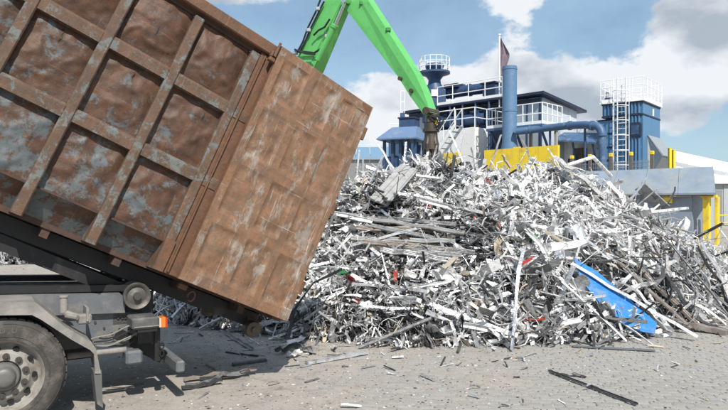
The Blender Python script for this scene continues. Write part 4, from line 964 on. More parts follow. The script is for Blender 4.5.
def make_collector():
    D_ = 34.; c = at(642.3, 205, D_); VC = Vector((.644, .765, 0)); UC = Vector((-.765, .644, 0))
    FM = Matrix((VC, UC, Vector((0, 0, 1)))).transposed().to_4x4(); FM.translation = (c.x, c.y, 0); C_ = empty('dust_collector', FM)
    tag(C_, 'tall blue ribbed dust collector tower with caged white ladder and railed top', 'tower')
    FI = FM.inverted()
    def fl(px, py, v=0): return FI @ on_plane(px, py, FM @ Vector((v, 0, 0)), VC)
    def fr(px, py, u=0): return FI @ on_plane(px, py, FM @ Vector((0, u, 0)), UC)
    L_ = fl(601.8, 104).y; Vr = fr(660, 107).x; zt = fl(642.3, 100.5).z; zs = fl(642.3, 114.5).z
    Lb = fl(613.5, 130).y
    # core box
    mb = MB(); mb.box(.05, Vr - .02, .02, L_ - .02, fl(602, 118.5).z, zt - .02); mb.build('top_box', 'coll_blue', C_)
    mb = MB(); mb.box(.05, Vr - .02, .021, Lb, .6, fl(602, 118.6).z); mb.build('lower_box', 'coll_blue', C_)
    # ribs on left face
    def ribs(y0, y1, za, zb, n):
        for i in range(n):
            y_ = y0 + (y1 - y0) * (i + .5) / n; w = (y1 - y0) / n * .30
            mb = MB(); T_ = Matrix.Identity(4); mb.prism([(.05, y_ + w), (-.03, y_ + w * .6), (-.03, y_ - w * .6), (.05, y_ - w)], T_, za, zb); mb.build('rib', 'coll_side', C_)
    ribs(.08, L_ - .08, zs + .10, zt - .05, 11); ribs(Lb + .05, L_ - .06, fl(602, 118).z, zs - .03, 2)
    wy0 = fl(641.6, 130).y; wy1 = fl(629.8, 130).y; wz0 = fl(636, 136).z; wz1 = fl(636, 123.8).z
    ribs(.08, Lb - .05, .8, wz0 - .12, 8); ribs(.08, Lb - .05, wz1 + .08, zs - .04, 8)
    mb = MB(); mb.box(-.10, .045, wy0, wy1, wz0, wz1); hb = mb.build('hatch_frame', 'navy', C_)
    mb = MB(); mb.box(-.12, -.101, wy0 + .1, wy1 - .1, wz0 + .08, wz1 - .08); mb.build('hatch_panel', 'plant_blue', hb)
    for z_ in (zs, zt - .08): mb = MB(); mb.box(-.05, Vr + .02, -.03, L_, z_, z_ + .07); mb.build('seam_band', 'navy', C_)
    for i in range(2):
        mb = MB(); a = .06 + (Vr - .1) * i / 2; b = .06 + (Vr - .1) * (i + 1) / 2; mb.box(a + .01, b - .01, -.01, .015, zs + .09, zt - .09); mb.build('side_panel', 'coll_side', C_)
        mb = MB(); mb.box(a + .01, b - .01, -.01, .015, .8, zs - .02); mb.build('side_panel', 'coll_side', C_)
    sg = fr(653, 112); mb = MB(); mb.box(sg.x - .12, sg.x + .12, -.025, -.011, fr(653, 116).z, fr(653, 109).z); mb.build('sign_plate', 'white', C_)
    # top platform
    mb = MB(); mb.box(-.12, Vr + .08, -.12, L_ + .08, zt, zt + .07); mb.build('platform', 'rail_white', C_)
    railing(C_, [(-.08, -.08, zt + .07), (-.08, L_ + .04, zt + .07), (Vr + .04, L_ + .04, zt + .07), (Vr + .04, -.08, zt + .07)], 1.22, .62, closed=True, mids=2, r=.022)
    # ladder with cage
    LD = empty('ladder'); LD.parent = C_
    y0 = fl(626, 120, -.25).y; y1 = fl(617.5, 120, -.25).y; zl = zt + 1.3
    for y_ in (y0, y1): mb = MB(); mb.tube([(-.28, y_, 1.0), (-.28, y_, zl)], .032, 6); mb.build('stile', 'rail_white', LD)
    n = int((zl - 1.0) / .3)
    for i in range(n):
        z_ = 1.2 + i * .3
        if z_ < zl - .2: mb = MB(); mb.tube([(-.28, y0, z_), (-.28, y1, z_)], .017, 6); mb.build('rung', 'rail_white', LD)
    ym = (y0 + y1) / 2; hr = .40
    z_ = 2.4
    while z_ < zl:
        pts = [(-.28 - .02 - .62 * math.sin(a), ym + hr * math.cos(a) * 1.0, z_) for a in [math.pi * i / 12 for i in range(13)]]
        mb = MB(); mb.tube(pts, .022, 6); mb.build('cage_hoop', 'rail_white', LD); z_ += .8
    for a in (0, .18, .5, .82, 1):
        a *= math.pi; mb = MB(); x_ = -.3 - .62 * math.sin(a); y_ = ym + hr * math.cos(a); mb.tube([(x_, y_, 2.4), (x_, y_, zl)], .017, 6); mb.build('cage_bar', 'rail_white', LD)
    # grey hopper chute on right
    HP = empty('hopper'); HP.parent = C_
    a = fr(647, 135); za = a.z; xa = a.x; xb = Vr + .1
    n = 5
    for i in range(n):
        x0 = xa + (xb - xa) * i / n; x1 = xa + (xb - xa) * (i + 1) / n
        mb = MB(); mb.add([(x0 + .02, -.06, za), (x1 - .02, -.06, za), (x1 - .02, -.85, za - 1.15), (x0 + .02, -.85, za - 1.15), (x0 + .02, -.01, za), (x1 - .02, -.01, za), (x1 - .02, -.78, za - 1.2), (x0 + .02, -.78, za - 1.2)],
                          [(0, 3, 2, 1), (4, 5, 6, 7), (0, 1, 5, 4), (1, 2, 6, 5), (2, 3, 7, 6), (3, 0, 4, 7)]); mb.build('hopper_plate', 'hopper_grey', HP)
    mb = MB(); mb.add([(xa, -.02, za - .1), (xa, -.78, za - 1.25), (xa + .3, -.3, za - 1.9), (xa, -.02, za - 1.9), (xb, -.02, za - .1), (xb, -.78, za - 1.25), (xb - .3, -.3, za - 1.9), (xb, -.02, za - 1.9)],
                      [(0, 1, 2, 3), (7, 6, 5, 4), (1, 5, 6, 2), (0, 4, 5, 1), (2, 6, 7, 3)]); mb.build('hopper_body', 'hopper_grey', HP)
    # lower left duct boxes
    mb = MB(); y0_ = Lb + .05; y1_ = fl(596.8, 140).y; z_a = fl(605, 118 + 14).z
    prev = .3
    for zb_, in ((fl(605, 160).z,), (fl(605, 147).z,), (fl(605, 133.4).z,), (fl(605, 119.5).z,)):
        mb = MB(); mb.box(.1, Vr - .3, y0_, y1_, prev, zb_ - .04, bev=.03); mb.build('duct_section', 'coll_side', C_); mb = MB(); mb.box(.06, Vr - .26, y0_ - .0, y1_ + .04, zb_ - .039, zb_ + .0); mb.build('seam_band', 'navy', C_); prev = zb_ + .001
    # small motor on the platform
    mb = MB(); mb.tube([(.3, L_ - .5, zt + .25), (.3, L_ - .1, zt + .25)], .16, 12); mb.build('motor', 'plant_blue', C_, True)
    mb = MB(); mb.tube([(.3, L_ - .2, zt + .1), (.3, L_ - .2, zt + .7)], .1, 10); mb.build('vent_stub', 'mesh_grey', C_, True)
make_collector()

def make_shed():
    D_ = 22.; FM = frame(702, D_); SH = empty('grey_shed', FM); tag(SH, 'low grey-blue shed with sheet roof and yellow corner posts at the right', 'shed'); FI = FM.inverted()
    def fl(px, py, v=0): return FI @ on_plane(px, py, FM @ Vector((v, 0, 0)), VA)
    ze = fl(702, 193).z; L_ = 5.6
    # roof: front slope, hipped end
    xr = .9
    pr = FI @ on_plane(713, 166.5, FM @ Vector((xr, 0, 0)), VA); zr = pr.z; y_r = pr.y
    y_e = fl(716, 192, -.25).y
    mb = MB(); T_ = [(-.25, y_e, ze), (-.25, L_, ze), (xr, L_, zr), (xr, y_r, zr), (xr * 2 + .2, L_, ze), (xr * 2 + .2, y_r + .3, ze)]
    n = 5
    for i in range(n):
        t0, t1 = i / n, (i + 1) / n
        a0 = Vector(T_[0]).lerp(Vector(T_[1]), t0); a1 = Vector(T_[0]).lerp(Vector(T_[1]), t1); b0 = Vector(T_[3]).lerp(Vector(T_[2]), t0); b1 = Vector(T_[3]).lerp(Vector(T_[2]), t1)
        g_ = (a1 - a0) * .004; o_ = Vector((0, 0, -.06)); mb = MB(); mb.add([a0 + g_, a1 - g_, b1 - g_, b0 + g_, a0 + g_ + o_, a1 - g_ + o_, b1 - g_ + o_, b0 + g_ + o_], [(0, 3, 2, 1), (4, 5, 6, 7), (0, 1, 5, 4), (2, 3, 7, 6), (1, 2, 6, 5), (0, 4, 7, 3)]); mb.build('roof_sheet', 'shed_roof', SH)
    mb = MB(); mb.add([T_[3], T_[2], T_[4], T_[5]], [(0, 1, 2, 3)]); mb.add([T_[0], T_[3], T_[5]], [(0, 1, 2)]); mb.build('roof_back', 'shed_roof', SH)
    mb = MB(); mb.box(-.2, -.12, y_e + .1, L_, ze - .1, ze - .065); mb.build('fascia', 'rust_edge', SH)
    wy = fl(700, 220).y + .25
    for i in range(6):
        a = wy + (L_ - wy) * i / 6; b = wy + (L_ - wy) * (i + 1) / 6
        mb = MB(); mb.box(0, .06, a + .01, b - .01, 0, ze - .11); mb.build('wall_panel', 'shed_wall', SH)
    mb = MB(); mb.box(.061, xr * 2, wy, wy + .06, 0, ze - .1); mb.build('end_wall', 'shed_wall', SH)
    for (a, b, x) in ((702.5, 709, -.05),):
        p = fl(a, 220, x); q_ = fl(b, 220, x); mb = MB(); mb.box(x, x + .22, q_.y, p.y, 0, ze - .07, bev=.01); mb.build('corner_post', 'yellow', SH)
    p = fl(709.4, 220, .0); q_ = fl(712, 220, .0); mb = MB(); mb.box(.25, .5, q_.y - .1, p.y - .1, 0, ze - .12); mb.build('corner_post', 'yellow', SH)
    p = fl(716, 194, -.1); r_ = fl(701, 194, -.1); mb = MB(); mb.box(-.1, .1, p.y, r_.y, ze - .16, ze - .066); mb.build('lintel', 'yellow', SH)
    # yellow bracket at the left of the wall
    p = fl(672, 200, -.12); q_ = fl(658, 200, -.12)
    mb = MB(); mb.box(-.14, -.02, p.y, q_.y, zat(203, 22.7), zat(197, 22.7), bev=.01); o = mb.build('yellow_guard', 'yellow', SH)
    # mesh fence with yellow-tipped posts
    FN = empty('mesh_fence', frame(672, 25.5)); tag(FN, 'brown posts with yellow tips joined by wire mesh before the dust collector', 'fence')
    FI2 = FN.matrix_world.inverted() if False else frame(672, 25.5).inverted(); ys = []
    for px in (572, 590, 611, 631, 652):
        p = FI2 @ on_plane(px, 152.5, frame(672, 25.5).translation, VA); ys.append(p.y)
        mb = MB(); mb.box(-.06, .06, p.y - .06, p.y + .06, 0, 3.92); po = mb.build('post', 'post_brown', FN)
        mb = MB(); mb.box(-.075, .075, p.y - .075, p.y + .075, 3.921, 4.08, bev=.02); mb.build('tip', 'yellow', po)
    for a, b in zip(ys[1:], ys[:-1]):
        mb = MB(); z_ = 2.2
        for k in range(9): mb.bar((0, a + .06, 2.2 + k * .18), (0, b - .06, 2.2 + k * .18), .012)
        n = 16
        for k in range(n): y_ = a + .06 + (b - a - .12) * (k + .5) / n; mb.bar((0.012, y_, 2.15), (0.012, y_, 3.72), .010)
        mb.build('mesh_panel', 'mesh_grey', FN)
    for px, h_, nm in ((669.8, 148.5, 0), (673.8, 149.5, 1)):
        p = at(px, 205, 25.0 + nm * .4); o = empty('yellow_beam_post', loc=(p.x, p.y, 0)); tag(o, 'upright yellow steel beam beside the grey hopper, ' + ('left one of the pair' if nm == 0 else 'right darker one of the pair'), 'post', 'yellow upright beams')
        mb = MB(); z_ = zat(h_, 25); mb.box(-.045, .045, -.07, -.055, 0, z_); mb.box(-.045, .045, .055, .07, 0, z_); mb.box(-.01, .01, -.055, .055, 0, z_); mb.build('beam', 'yellow', o)
        mb = MB(); mb.box(-.055, .055, -.08, .08, z_, z_ + .02); mb.build('cap', 'yellow', o)
make_shed()

def make_far():
    # white hall at the far right
    Hh = empty('white_hall', loc=(at(700, 205, 60).x, 60, 0)); tag(Hh, 'big far hall with long white sloping roof at the right edge', 'building')
    X = lambda px, D=60: (px - 364) / F * D - Hh.location.x
    z = lambda py, D=60: zat(py, D)
    mb = MB(); mb.add([(X(625), 0, z(140)), (X(900), 0, z(200)), (X(900), 12, z(200)), (X(625), 12, z(140)), (X(625), 0, z(151)), (X(900), 0, z(208)), (X(900), 12, z(208)), (X(625), 12, z(151))],
        [(0, 1, 2, 3), (7, 6, 5, 4), (0, 4, 5, 1), (1, 5, 6, 2), (2, 6, 7, 3), (3, 7, 4, 0)]); mb.build('roof', 'hall_white', Hh)
    mb = MB(); mb.add([(X(625), .3, 0), (X(900), .3, 0), (X(900), .3, z(206)), (X(625), .3, z(149)), (X(625), 11, 0), (X(900), 11, 0), (X(900), 11, z(206)), (X(625), 11, z(149))], [(0, 1, 2, 3), (7, 6, 5, 4), (0, 3, 7, 4), (1, 5, 6, 2)]); mb.build('wall', 'hall_white', Hh)
    D_ = 52
    G2 = empty('grey_hall', loc=(at(716, 205, D_).x, D_, 0)); tag(G2, 'low grey building with dark roller door and white fascia at the right edge', 'building')
    k = D_ / F; x0 = -9 * k
    mb = MB(); mb.box(x0, 15, 0, 10, 0, zat(184, D_)); mb.build('wall', 'hall_grey', G2)
    for i in range(8): mb = MB(); a = 7 * k + i * 1.05; mb.box(a + .03, a + 1.0, -.05, -.001, .2, zat(185, D_)); mb.build('wall_panel', 'hall_grey', G2)
    mb = MB(); mb.box(-1 * k, 6 * k, -.06, -.001, 0, zat(190, D_)); mb.build('roller_door', 'fence_grey', G2)
    mb = MB(); mb.add([(x0 - .3, -.4, zat(183.8, D_)), (15, -.4, zat(183.8, D_)), (15, -.4, zat(183, D_) + .2), (x0 - .3, -.4, zat(175, D_)), (x0 - .3, 10, zat(183.8, D_)), (15, 10, zat(183.8, D_)), (15, 10, zat(183, D_) + .2), (x0 - .3, 10, zat(175, D_))], [(0, 1, 2, 3), (7, 6, 5, 4), (0, 3, 7, 4), (3, 2, 6, 7), (0, 4, 5, 1)]); mb.build('fascia', 'hall_white', G2)
    # yellow railing
    p = at(724, 205, 47); YR = empty('yellow_railing', loc=(p.x, p.y, 0)); tag(YR, 'yellow safety railing in front of the far grey building', 'railing')
    railing(YR, [(-.4, 0, 0), (6, 0, 0)], 1.1, 1.0, m_='yellow', kick=False, r=.05, name='rail_run')
    # left: blue metal building and fence seen past the door
    D_ = 48; LB = empty('blue_warehouse', loc=(at(372, 205, D_).x, D_, 0)); tag(LB, 'low warehouse with blue-grey metal roof band left of the shelter', 'building')
    k = D_ / F
    mb = MB(); mb.box(-16, 2.8, 0, 12, 0, zat(158, D_)); mb.build('wall', 'hall_grey', LB)
    n = 18
    for i in range(n):
        a = -16.3 + 19.4 * i / n; b = -16.3 + 19.4 * (i + 1) / n
        mb = MB(); mb.add([(a + .02, -.4, zat(158.5, D_)), (b - .02, -.4, zat(158.5, D_)), (b - .02, 5, zat(147, D_ + 5)), (a + .02, 5, zat(147, D_ + 5)), (a + .02, 5, zat(149, D_)), (b - .02, 5, zat(149, D_)), (b - .02, -.4, zat(159.5, D_)), (a + .02, -.4, zat(159.5, D_))], [(0, 1, 2, 3), (7, 6, 1, 0), (4, 5, 6, 7)]); mb.build('roof_sheet', 'left_blue', LB)
    D_ = 34; FN = empty('panel_fence', loc=(at(372, 205, D_).x, D_, 0)); tag(FN, 'grey board fence with white posts and top rail left of the shelter', 'fence'); k = D_ / F
    for px in (309, 340, 363, 381, 399, 417):
        x_ = (px - 372) * k; mb = MB(); mb.box(x_ - .05, x_ + .05, -.1, 0, 0, zat(159.5, D_)); mb.build('post', 'mesh_grey', FN)
    xs = [309, 340, 363, 381, 399, 417]
    for a, b in zip(xs[:-1], xs[1:]):
        for j in range(4):
            z0_ = .05 + j * 1.02; z1_ = min(z0_ + .99, zat(161, D_)); mb = MB(); mb.box((a - 372) * k + .06, (b - 372) * k - .06, -.03, .03, z0_, z1_); mb.build('board', 'fence_grey', FN)
    mb = MB(); mb.bar(((305 - 372) * k, -.05, zat(159, D_)), ((420 - 372) * k, -.05, zat(159, D_)), .06); mb.build('top_rail', 'mesh_grey', FN)
    # yellow steel wall behind the heap
    FM = frame(558, 20.5); YW = empty('yellow_steel_wall', FM); tag(YW, 'plain yellow steel bunker wall standing just behind the crest of the heap', 'wall'); FI = FM.inverted()
    zt = FI @ on_plane(558, 144.3, FM.translation, VA); L_ = (FI @ on_plane(484, 150, FM.translation, VA)).y; z_ = zt.z
    n = 4
    for i in range(n):
        a = L_ * i / n + .004; b = L_ * (i + 1) / n - .004; T_ = Matrix(((0, 0, 1, 0), (1, 0, 0, 0), (0, 1, 0, 0), (0, 0, 0, 1))); MB().prism([(a, 0), (b, 0), (b, z_ - .02), (a, z_ - .02)], T_, 0, .12).build('wall_plate', 'yellow', YW)
    nt = (FI @ on_plane(516, 144, FM.translation, VA)).y; mb = MB(); mb.box(.02, .1, nt - .12, nt + .12, z_ - .25, z_ + .02); mb.build('lifting_lug', 'yellow', YW)
    p = FI @ on_plane(443, 156, FM.translation + VA * -.4, VA); q_ = FI @ on_plane(460, 156, FM.translation + VA * -.4, VA)
    o = MB().box(-.4, -.3, q_.y, p.y, 0, p.z + .1, bev=.01).build('lower_plate', 'yellow', YW)
make_far()
exec_pile = True

# ------------------------------------------------------------------ scrap pieces
nr = np.random.RandomState(11)
PROF = {
    'flat': lambda w, t: [(-w / 2, -t / 2), (w / 2, -t / 2), (w / 2, t / 2), (-w / 2, t / 2)],
    'angle': lambda w, t: [(-w / 2, 0), (w / 2, 0), (w / 2, t), (-w / 2 + t, t), (-w / 2 + t, w * .6), (-w / 2, w * .6)],
    'channel': lambda w, t: [(-w / 2, w * .4), (-w / 2, 0), (w / 2, 0), (w / 2, w * .4), (w / 2 - t, w * .4), (w / 2 - t, t), (-w / 2 + t, t), (-w / 2 + t, w * .4)],
    'box': lambda w, t: [(-w / 2, -w * .3), (w / 2, -w * .3), (w / 2, w * .3), (-w / 2, w * .3)],
    'ribbed': lambda w, t: [(-w / 2, 0), (w / 2, 0), (w / 2, .02), (w * .45, .02), (w * .42, t), (w * .2, t), (w * .17, .018), (w * .1, .018), (w * .07, t), (-w * .07, t), (-w * .1, .018), (-w * .17, .018), (-w * .2, t), (-w * .42, t), (-w * .45, .02), (-w / 2, .02)],
}
def strip_geo(ln, w, t, prof, bend, twist, nseg, r, sharp=.4):
    cs = np.array(PROF[prof](w, t)); n = len(cs)
    d = np.array([1., 0, 0]); u = np.array([0, 0, 1.]); p = np.zeros(3); seg = ln / nseg; V = []
    ring = []
    ends = nseg + 1
    for i in range(ends):
        s = np.cross(u, d); s /= np.linalg.norm(s); u = np.cross(d, s)
        tap = 1.0
        V.append(p + cs[:, :1] * tap * s + cs[:, 1:] * u)
        k = r.rand() < sharp
        a = r.randn() * bend * (2.2 if k else .5); b = r.randn() * bend * (1.2 if k else .25); c = r.randn() * twist
        d = d + u * a + s * b; d /= np.linalg.norm(d); u = u + s * c; u -= d * u.dot(d); u /= np.linalg.norm(u)
        p = p + d * seg
    V = np.concatenate(V); V -= V.mean(0)
    Fs = []
    for i in range(nseg):
        for j in range(n): Fs.append((i * n + j, i * n + (j + 1) % n, (i + 1) * n + (j + 1) % n, (i + 1) * n + j))
    Fs.append(tuple(range(n))[::-1]); Fs.append(tuple(nseg * n + j for j in range(n)))
    return V, Fs
def sheet_geo(lx, ly, amp, nx, ny, r, t=.004):
    # a torn piece of sheet, folded and dented, with real thickness
    gx, gy = np.meshgrid(np.linspace(-.5, .5, nx + 1), np.linspace(-.5, .5, ny + 1))
    X = gx * lx * (1 + .2 * r.randn() * gy) + r.randn(*gx.shape) * lx * .05; Y = gy * ly * (1 + .2 * r.randn() * gx) + r.randn(*gx.shape) * ly * .05
    Z = r.randn(*gx.shape) * amp * .45
    for _ in range(2):     # folds
        a = r.rand() * 6.28; c = (r.rand() - .5) * lx * .5; dd = X * math.cos(a) + Y * math.sin(a) - c
        f = r.uniform(.4, 1.6); m = dd > 0
        Z = Z + np.where(m, dd * math.sin(f), 0); sh = np.where(m, dd * (1 - math.cos(f)), 0); X = X - sh * math.cos(a); Y = Y - sh * math.sin(a)
    V = np.stack([X.ravel(), Y.ravel(), Z.ravel()], 1); V -= V.mean(0); n = len(V)
    V2 = V - np.array([0, 0, t]); W_ = nx + 1; Fs = []
    for j in range(ny):
        for i in range(nx):
            a = j * W_ + i; Fs.append((a, a + 1, a + W_ + 1, a + W_)); Fs.append((n + a, n + a + W_, n + a + W_ + 1, n + a + 1))
    bd = [(i, i + 1) for i in range(nx)] + [(ny * W_ + i + 1, ny * W_ + i) for i in range(nx)] + [((j + 1) * W_, j * W_) for j in range(ny)] + [(j * W_ + nx, (j + 1) * W_ + nx) for j in range(ny)]
    for a, b in bd: Fs.append((b, a, n + a, n + b))
    return np.concatenate([V, V2]), Fs
def orient(nrm, heading, dip, rolla):
    n = np.array(nrm); t = np.array([math.cos(heading), math.sin(heading), 0]); t = t - n * t.dot(n); t /= np.linalg.norm(t)
    s = np.cross(n, t); t2 = t * math.cos(dip) + n * math.sin(dip); n2 = n * math.cos(dip) - t * math.sin(dip)
    s3 = s * math.cos(rolla) + n2 * math.sin(rolla); n3 = n2 * math.cos(rolla) - s * math.sin(rolla)
    return np.stack([t2, s3, n3], 1)
MATS = ['s_white', 's_alu', 's_pale', 's_mid', 's_dark', 's_tan', 's_red', 's_green', 'core', 's_blue']
def pick(r, foot, x=None, y=None):
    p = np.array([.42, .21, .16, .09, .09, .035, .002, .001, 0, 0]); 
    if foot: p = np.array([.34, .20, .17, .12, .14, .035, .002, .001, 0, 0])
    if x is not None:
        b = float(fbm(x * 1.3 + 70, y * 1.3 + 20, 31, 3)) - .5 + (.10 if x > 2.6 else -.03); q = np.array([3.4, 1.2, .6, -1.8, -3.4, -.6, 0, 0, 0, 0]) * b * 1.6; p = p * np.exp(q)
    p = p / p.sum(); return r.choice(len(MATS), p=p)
def spot(r):
    # random place on the seen face of the heap
    while True:
        if r.rand() < .84:
            x = r.uniform(-4.2, 8.6); 
        else: x = r.uniform(-13, -4.2)
        zc = float(np.interp(x, PF.XC, PF.ZC)); depth = max(1.2, min(4.2, zc * 1.42)); t = r.uniform(-.02, 1.18)
        y = float(PF.yf(x)) + t * depth
        if r.rand() < .35 + .65 * min(1, zc / 1.6): return x, y, t, zc
KEEP = [((565, 250), (610, 262), (668, 322), (662, 340), (615, 334), (572, 290)), ((348, 220), (458, 222), (466, 260), (372, 262)), ((374, 196), (402, 164), (420, 176), (390, 214)), ((636, 184), (656, 182), (672, 210), (652, 214))]
def hidden_by(x, y, z):      # keeps loose pieces off the few big flat ones
    px = 364 + F * x / y; py = 205 - F * (z - HC) / y
    for poly in KEEP:
        c = False; n = len(poly)
        for i in range(n):
            (x1, y1), (x2, y2) = poly[i], poly[i - 1]
            if (y1 > py) != (y2 > py) and px < (x2 - x1) * (py - y1) / (y2 - y1) + x1: c = not c
        if c: return True
    return False
def build_heap():
    VV = []; FF = []; MM = []; off = 0
    # dark sheet under the pieces; shade of the gaps put into its colour
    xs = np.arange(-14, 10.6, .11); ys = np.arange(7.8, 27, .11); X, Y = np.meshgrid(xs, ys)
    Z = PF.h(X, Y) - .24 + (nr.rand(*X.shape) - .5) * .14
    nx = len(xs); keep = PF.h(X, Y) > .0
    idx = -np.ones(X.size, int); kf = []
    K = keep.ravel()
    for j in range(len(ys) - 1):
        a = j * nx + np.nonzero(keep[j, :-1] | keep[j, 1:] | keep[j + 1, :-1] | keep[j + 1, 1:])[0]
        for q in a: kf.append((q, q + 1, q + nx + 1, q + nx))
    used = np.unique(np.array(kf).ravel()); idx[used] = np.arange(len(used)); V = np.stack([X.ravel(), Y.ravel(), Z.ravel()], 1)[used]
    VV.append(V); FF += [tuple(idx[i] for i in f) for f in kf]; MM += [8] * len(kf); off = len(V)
    protos_s = []
    for i in range(150):
        r = nr; k = i % 6; pr = ['flat', 'flat', 'flat', 'angle', 'channel', 'flat'][k]; w = float(np.clip(math.exp(r.normal(math.log(.030), .55)), .010, .11)) * (1.2 if k > 2 else 1)
        protos_s.append(strip_geo(float(np.clip(math.exp(r.normal(math.log(.42), .5)), .14, 1.3)), w, .005, pr, r.choice([.04, .12, .5, .8]), r.uniform(0, .7), r.randint(3, 7), r))
    for i in range(30): protos_s.append(strip_geo(nr.uniform(.5, 1.0), nr.uniform(.008, .016), .008, 'box', nr.uniform(.25, .5), .1, 8, nr, 1.0))
    protos_b = [sheet_geo(nr.uniform(.10, .30), nr.uniform(.04, .13), nr.uniform(.02, .06), 4, 3, nr) for _ in range(110)]
    N = 25000
    for i in range(N):
        x, y, t, zc = spot(nr)
        hz = float(PF.h(x, y)); n = PF.normal(x, y)
        if nr.rand() < .8 and hidden_by(x, y, hz): continue
        lowleft = (x < 1.6 and t < .6); foot = t < .25
        if nr.rand() < (.40 if lowleft else .18): V, Fs = protos_b[nr.randint(len(protos_b))]; s = nr.uniform(.5, 1.15); 
        else: V, Fs = protos_s[nr.randint(len(protos_s))]; s = nr.uniform(.45, 1.1) * (.75 if lowleft else 1.25)
        if y > 13.5: s *= 1.5
        hd = nr.uniform(0, 6.28) if nr.rand() < .45 else (nr.normal(-.75, .4) if x > 3.4 else float(fbm(x * .8 + 5, y * .8 + 50, 17, 2)) * 12 + nr.normal(0, .35))
        dip = nr.normal(0, .38) + (.25 if t > .85 and nr.rand() < .4 else 0)
        Rm = orient(n, hd, dip, nr.uniform(-1.3, 1.3))
        P = V @ Rm.T * s + np.array([x, y, max(hz, 0.0)]) + np.array(n) * nr.uniform(-.19, .10)
        mn = P[:, 2].min()
        if mn < .004: P[:, 2] += (.006 - mn) if hz < .15 else 0
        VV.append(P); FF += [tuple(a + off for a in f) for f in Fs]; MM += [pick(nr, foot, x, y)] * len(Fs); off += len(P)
    V = np.concatenate(VV)
    me = bpy.data.meshes.new('scrap_heap'); me.from_pydata(V.tolist(), [], FF)
    for m_ in MATS: me.materials.append(M[m_])
    me.polygons.foreach_set('material_index', MM); me.update()
    o = bpy.data.objects.new('scrap_heap', me); COL.objects.link(o)
    tag(o, 'tangled mass of small white and silver metal scrap making up the heap', 'scrap heap', kind='stuff')
    print('heap polys', len(FF))
build_heap()
CN = {'s_white': 'white', 's_alu': 'silver', 's_pale': 'pale grey', 's_mid': 'mid-grey', 's_dark': 'black', 's_tan': 'tan', 's_red': 'red', 's_green': 'green', 's_blue': 'blue'}
def zone(x, t):
    if x < -3.9: return 'on the far low heap'
    if x < -.9: return 'under the tipped container'
    if t > .78: return 'on the crest ' + ('left of the grab' if x < 1.3 else 'by the yellow wall' if x < 4.2 else 'towards the shed')
    side = 0 if x < .9 else 1 if x < 3.2 else 2
    if t < .28: return ('at the foot beside container door', 'at the middle of the foot', 'at the foot near blue sheet')[side]
    return ('halfway up beside container door', 'halfway up below yellow wall', 'halfway up above blue sheet')[side]
PIECES = []
U_ = ['', 'one', 'two', 'three', 'four', 'five', 'six', 'seven', 'eight', 'nine', 'ten', 'eleven', 'twelve', 'thirteen', 'fourteen', 'fifteen', 'sixteen', 'seventeen', 'eighteen', 'nineteen']
O_ = ['', 'first', 'second', 'third', 'fourth', 'fifth', 'sixth', 'seventh', 'eighth', 'ninth', 'tenth', 'eleventh', 'twelfth', 'thirteenth', 'fourteenth', 'fifteenth', 'sixteenth', 'seventeenth', 'eighteenth', 'nineteenth']
TN = {2: 'twenty', 3: 'thirty', 4: 'forty', 5: 'fifty', 6: 'sixty'}; TO = {2: 'twentieth', 3: 'thirtieth', 4: 'fortieth', 5: 'fiftieth', 6: 'sixtieth'}
def NUM(n): return U_[n] if n < 20 else TN[n // 10] + ('-' + U_[n % 10] if n % 10 else '')
def ORD(n): return O_[n] if n < 20 else (TN[n // 10] + '-' + O_[n % 10] if n % 10 else TO[n // 10])
def name_pieces():
    by = {}
    for o, lab, plural in PIECES: by.setdefault(lab, []).append(o)
    pl = {lab: plural for o, lab, plural in PIECES}
    for lab, os_ in by.items():
        os_.sort(key=lambda o: o.matrix_world.translation.x / o.matrix_world.translation.y)
        n = len(os_)
        for k, o in enumerate(os_):
            o['group'] = pl[lab]
            if n == 1: o['label'] = lab; continue
            w = NUM(n)
            if k == 0: p = 'leftmost of ' + w
            elif k == n - 1: p = 'rightmost of ' + w
            else: p = ORD(k + 1) + ' from left of ' + w
            o['label'] = p + ' ' + lab
def link_piece(name, me, mname, loc, Rm, s, label, cat, group):
    o = bpy.data.objects.new(name, me); COL.objects.link(o)
    Mx = Matrix([[float(Rm[i][j]) * s for j in range(3)] + [float(loc[i])] for i in range(3)] + [[0, 0, 0, 1]]); o.matrix_world = Mx
    o.material_slots[0].link = 'OBJECT'; o.material_slots[0].material = M[mname]
    tag(o, label, cat, group); return o
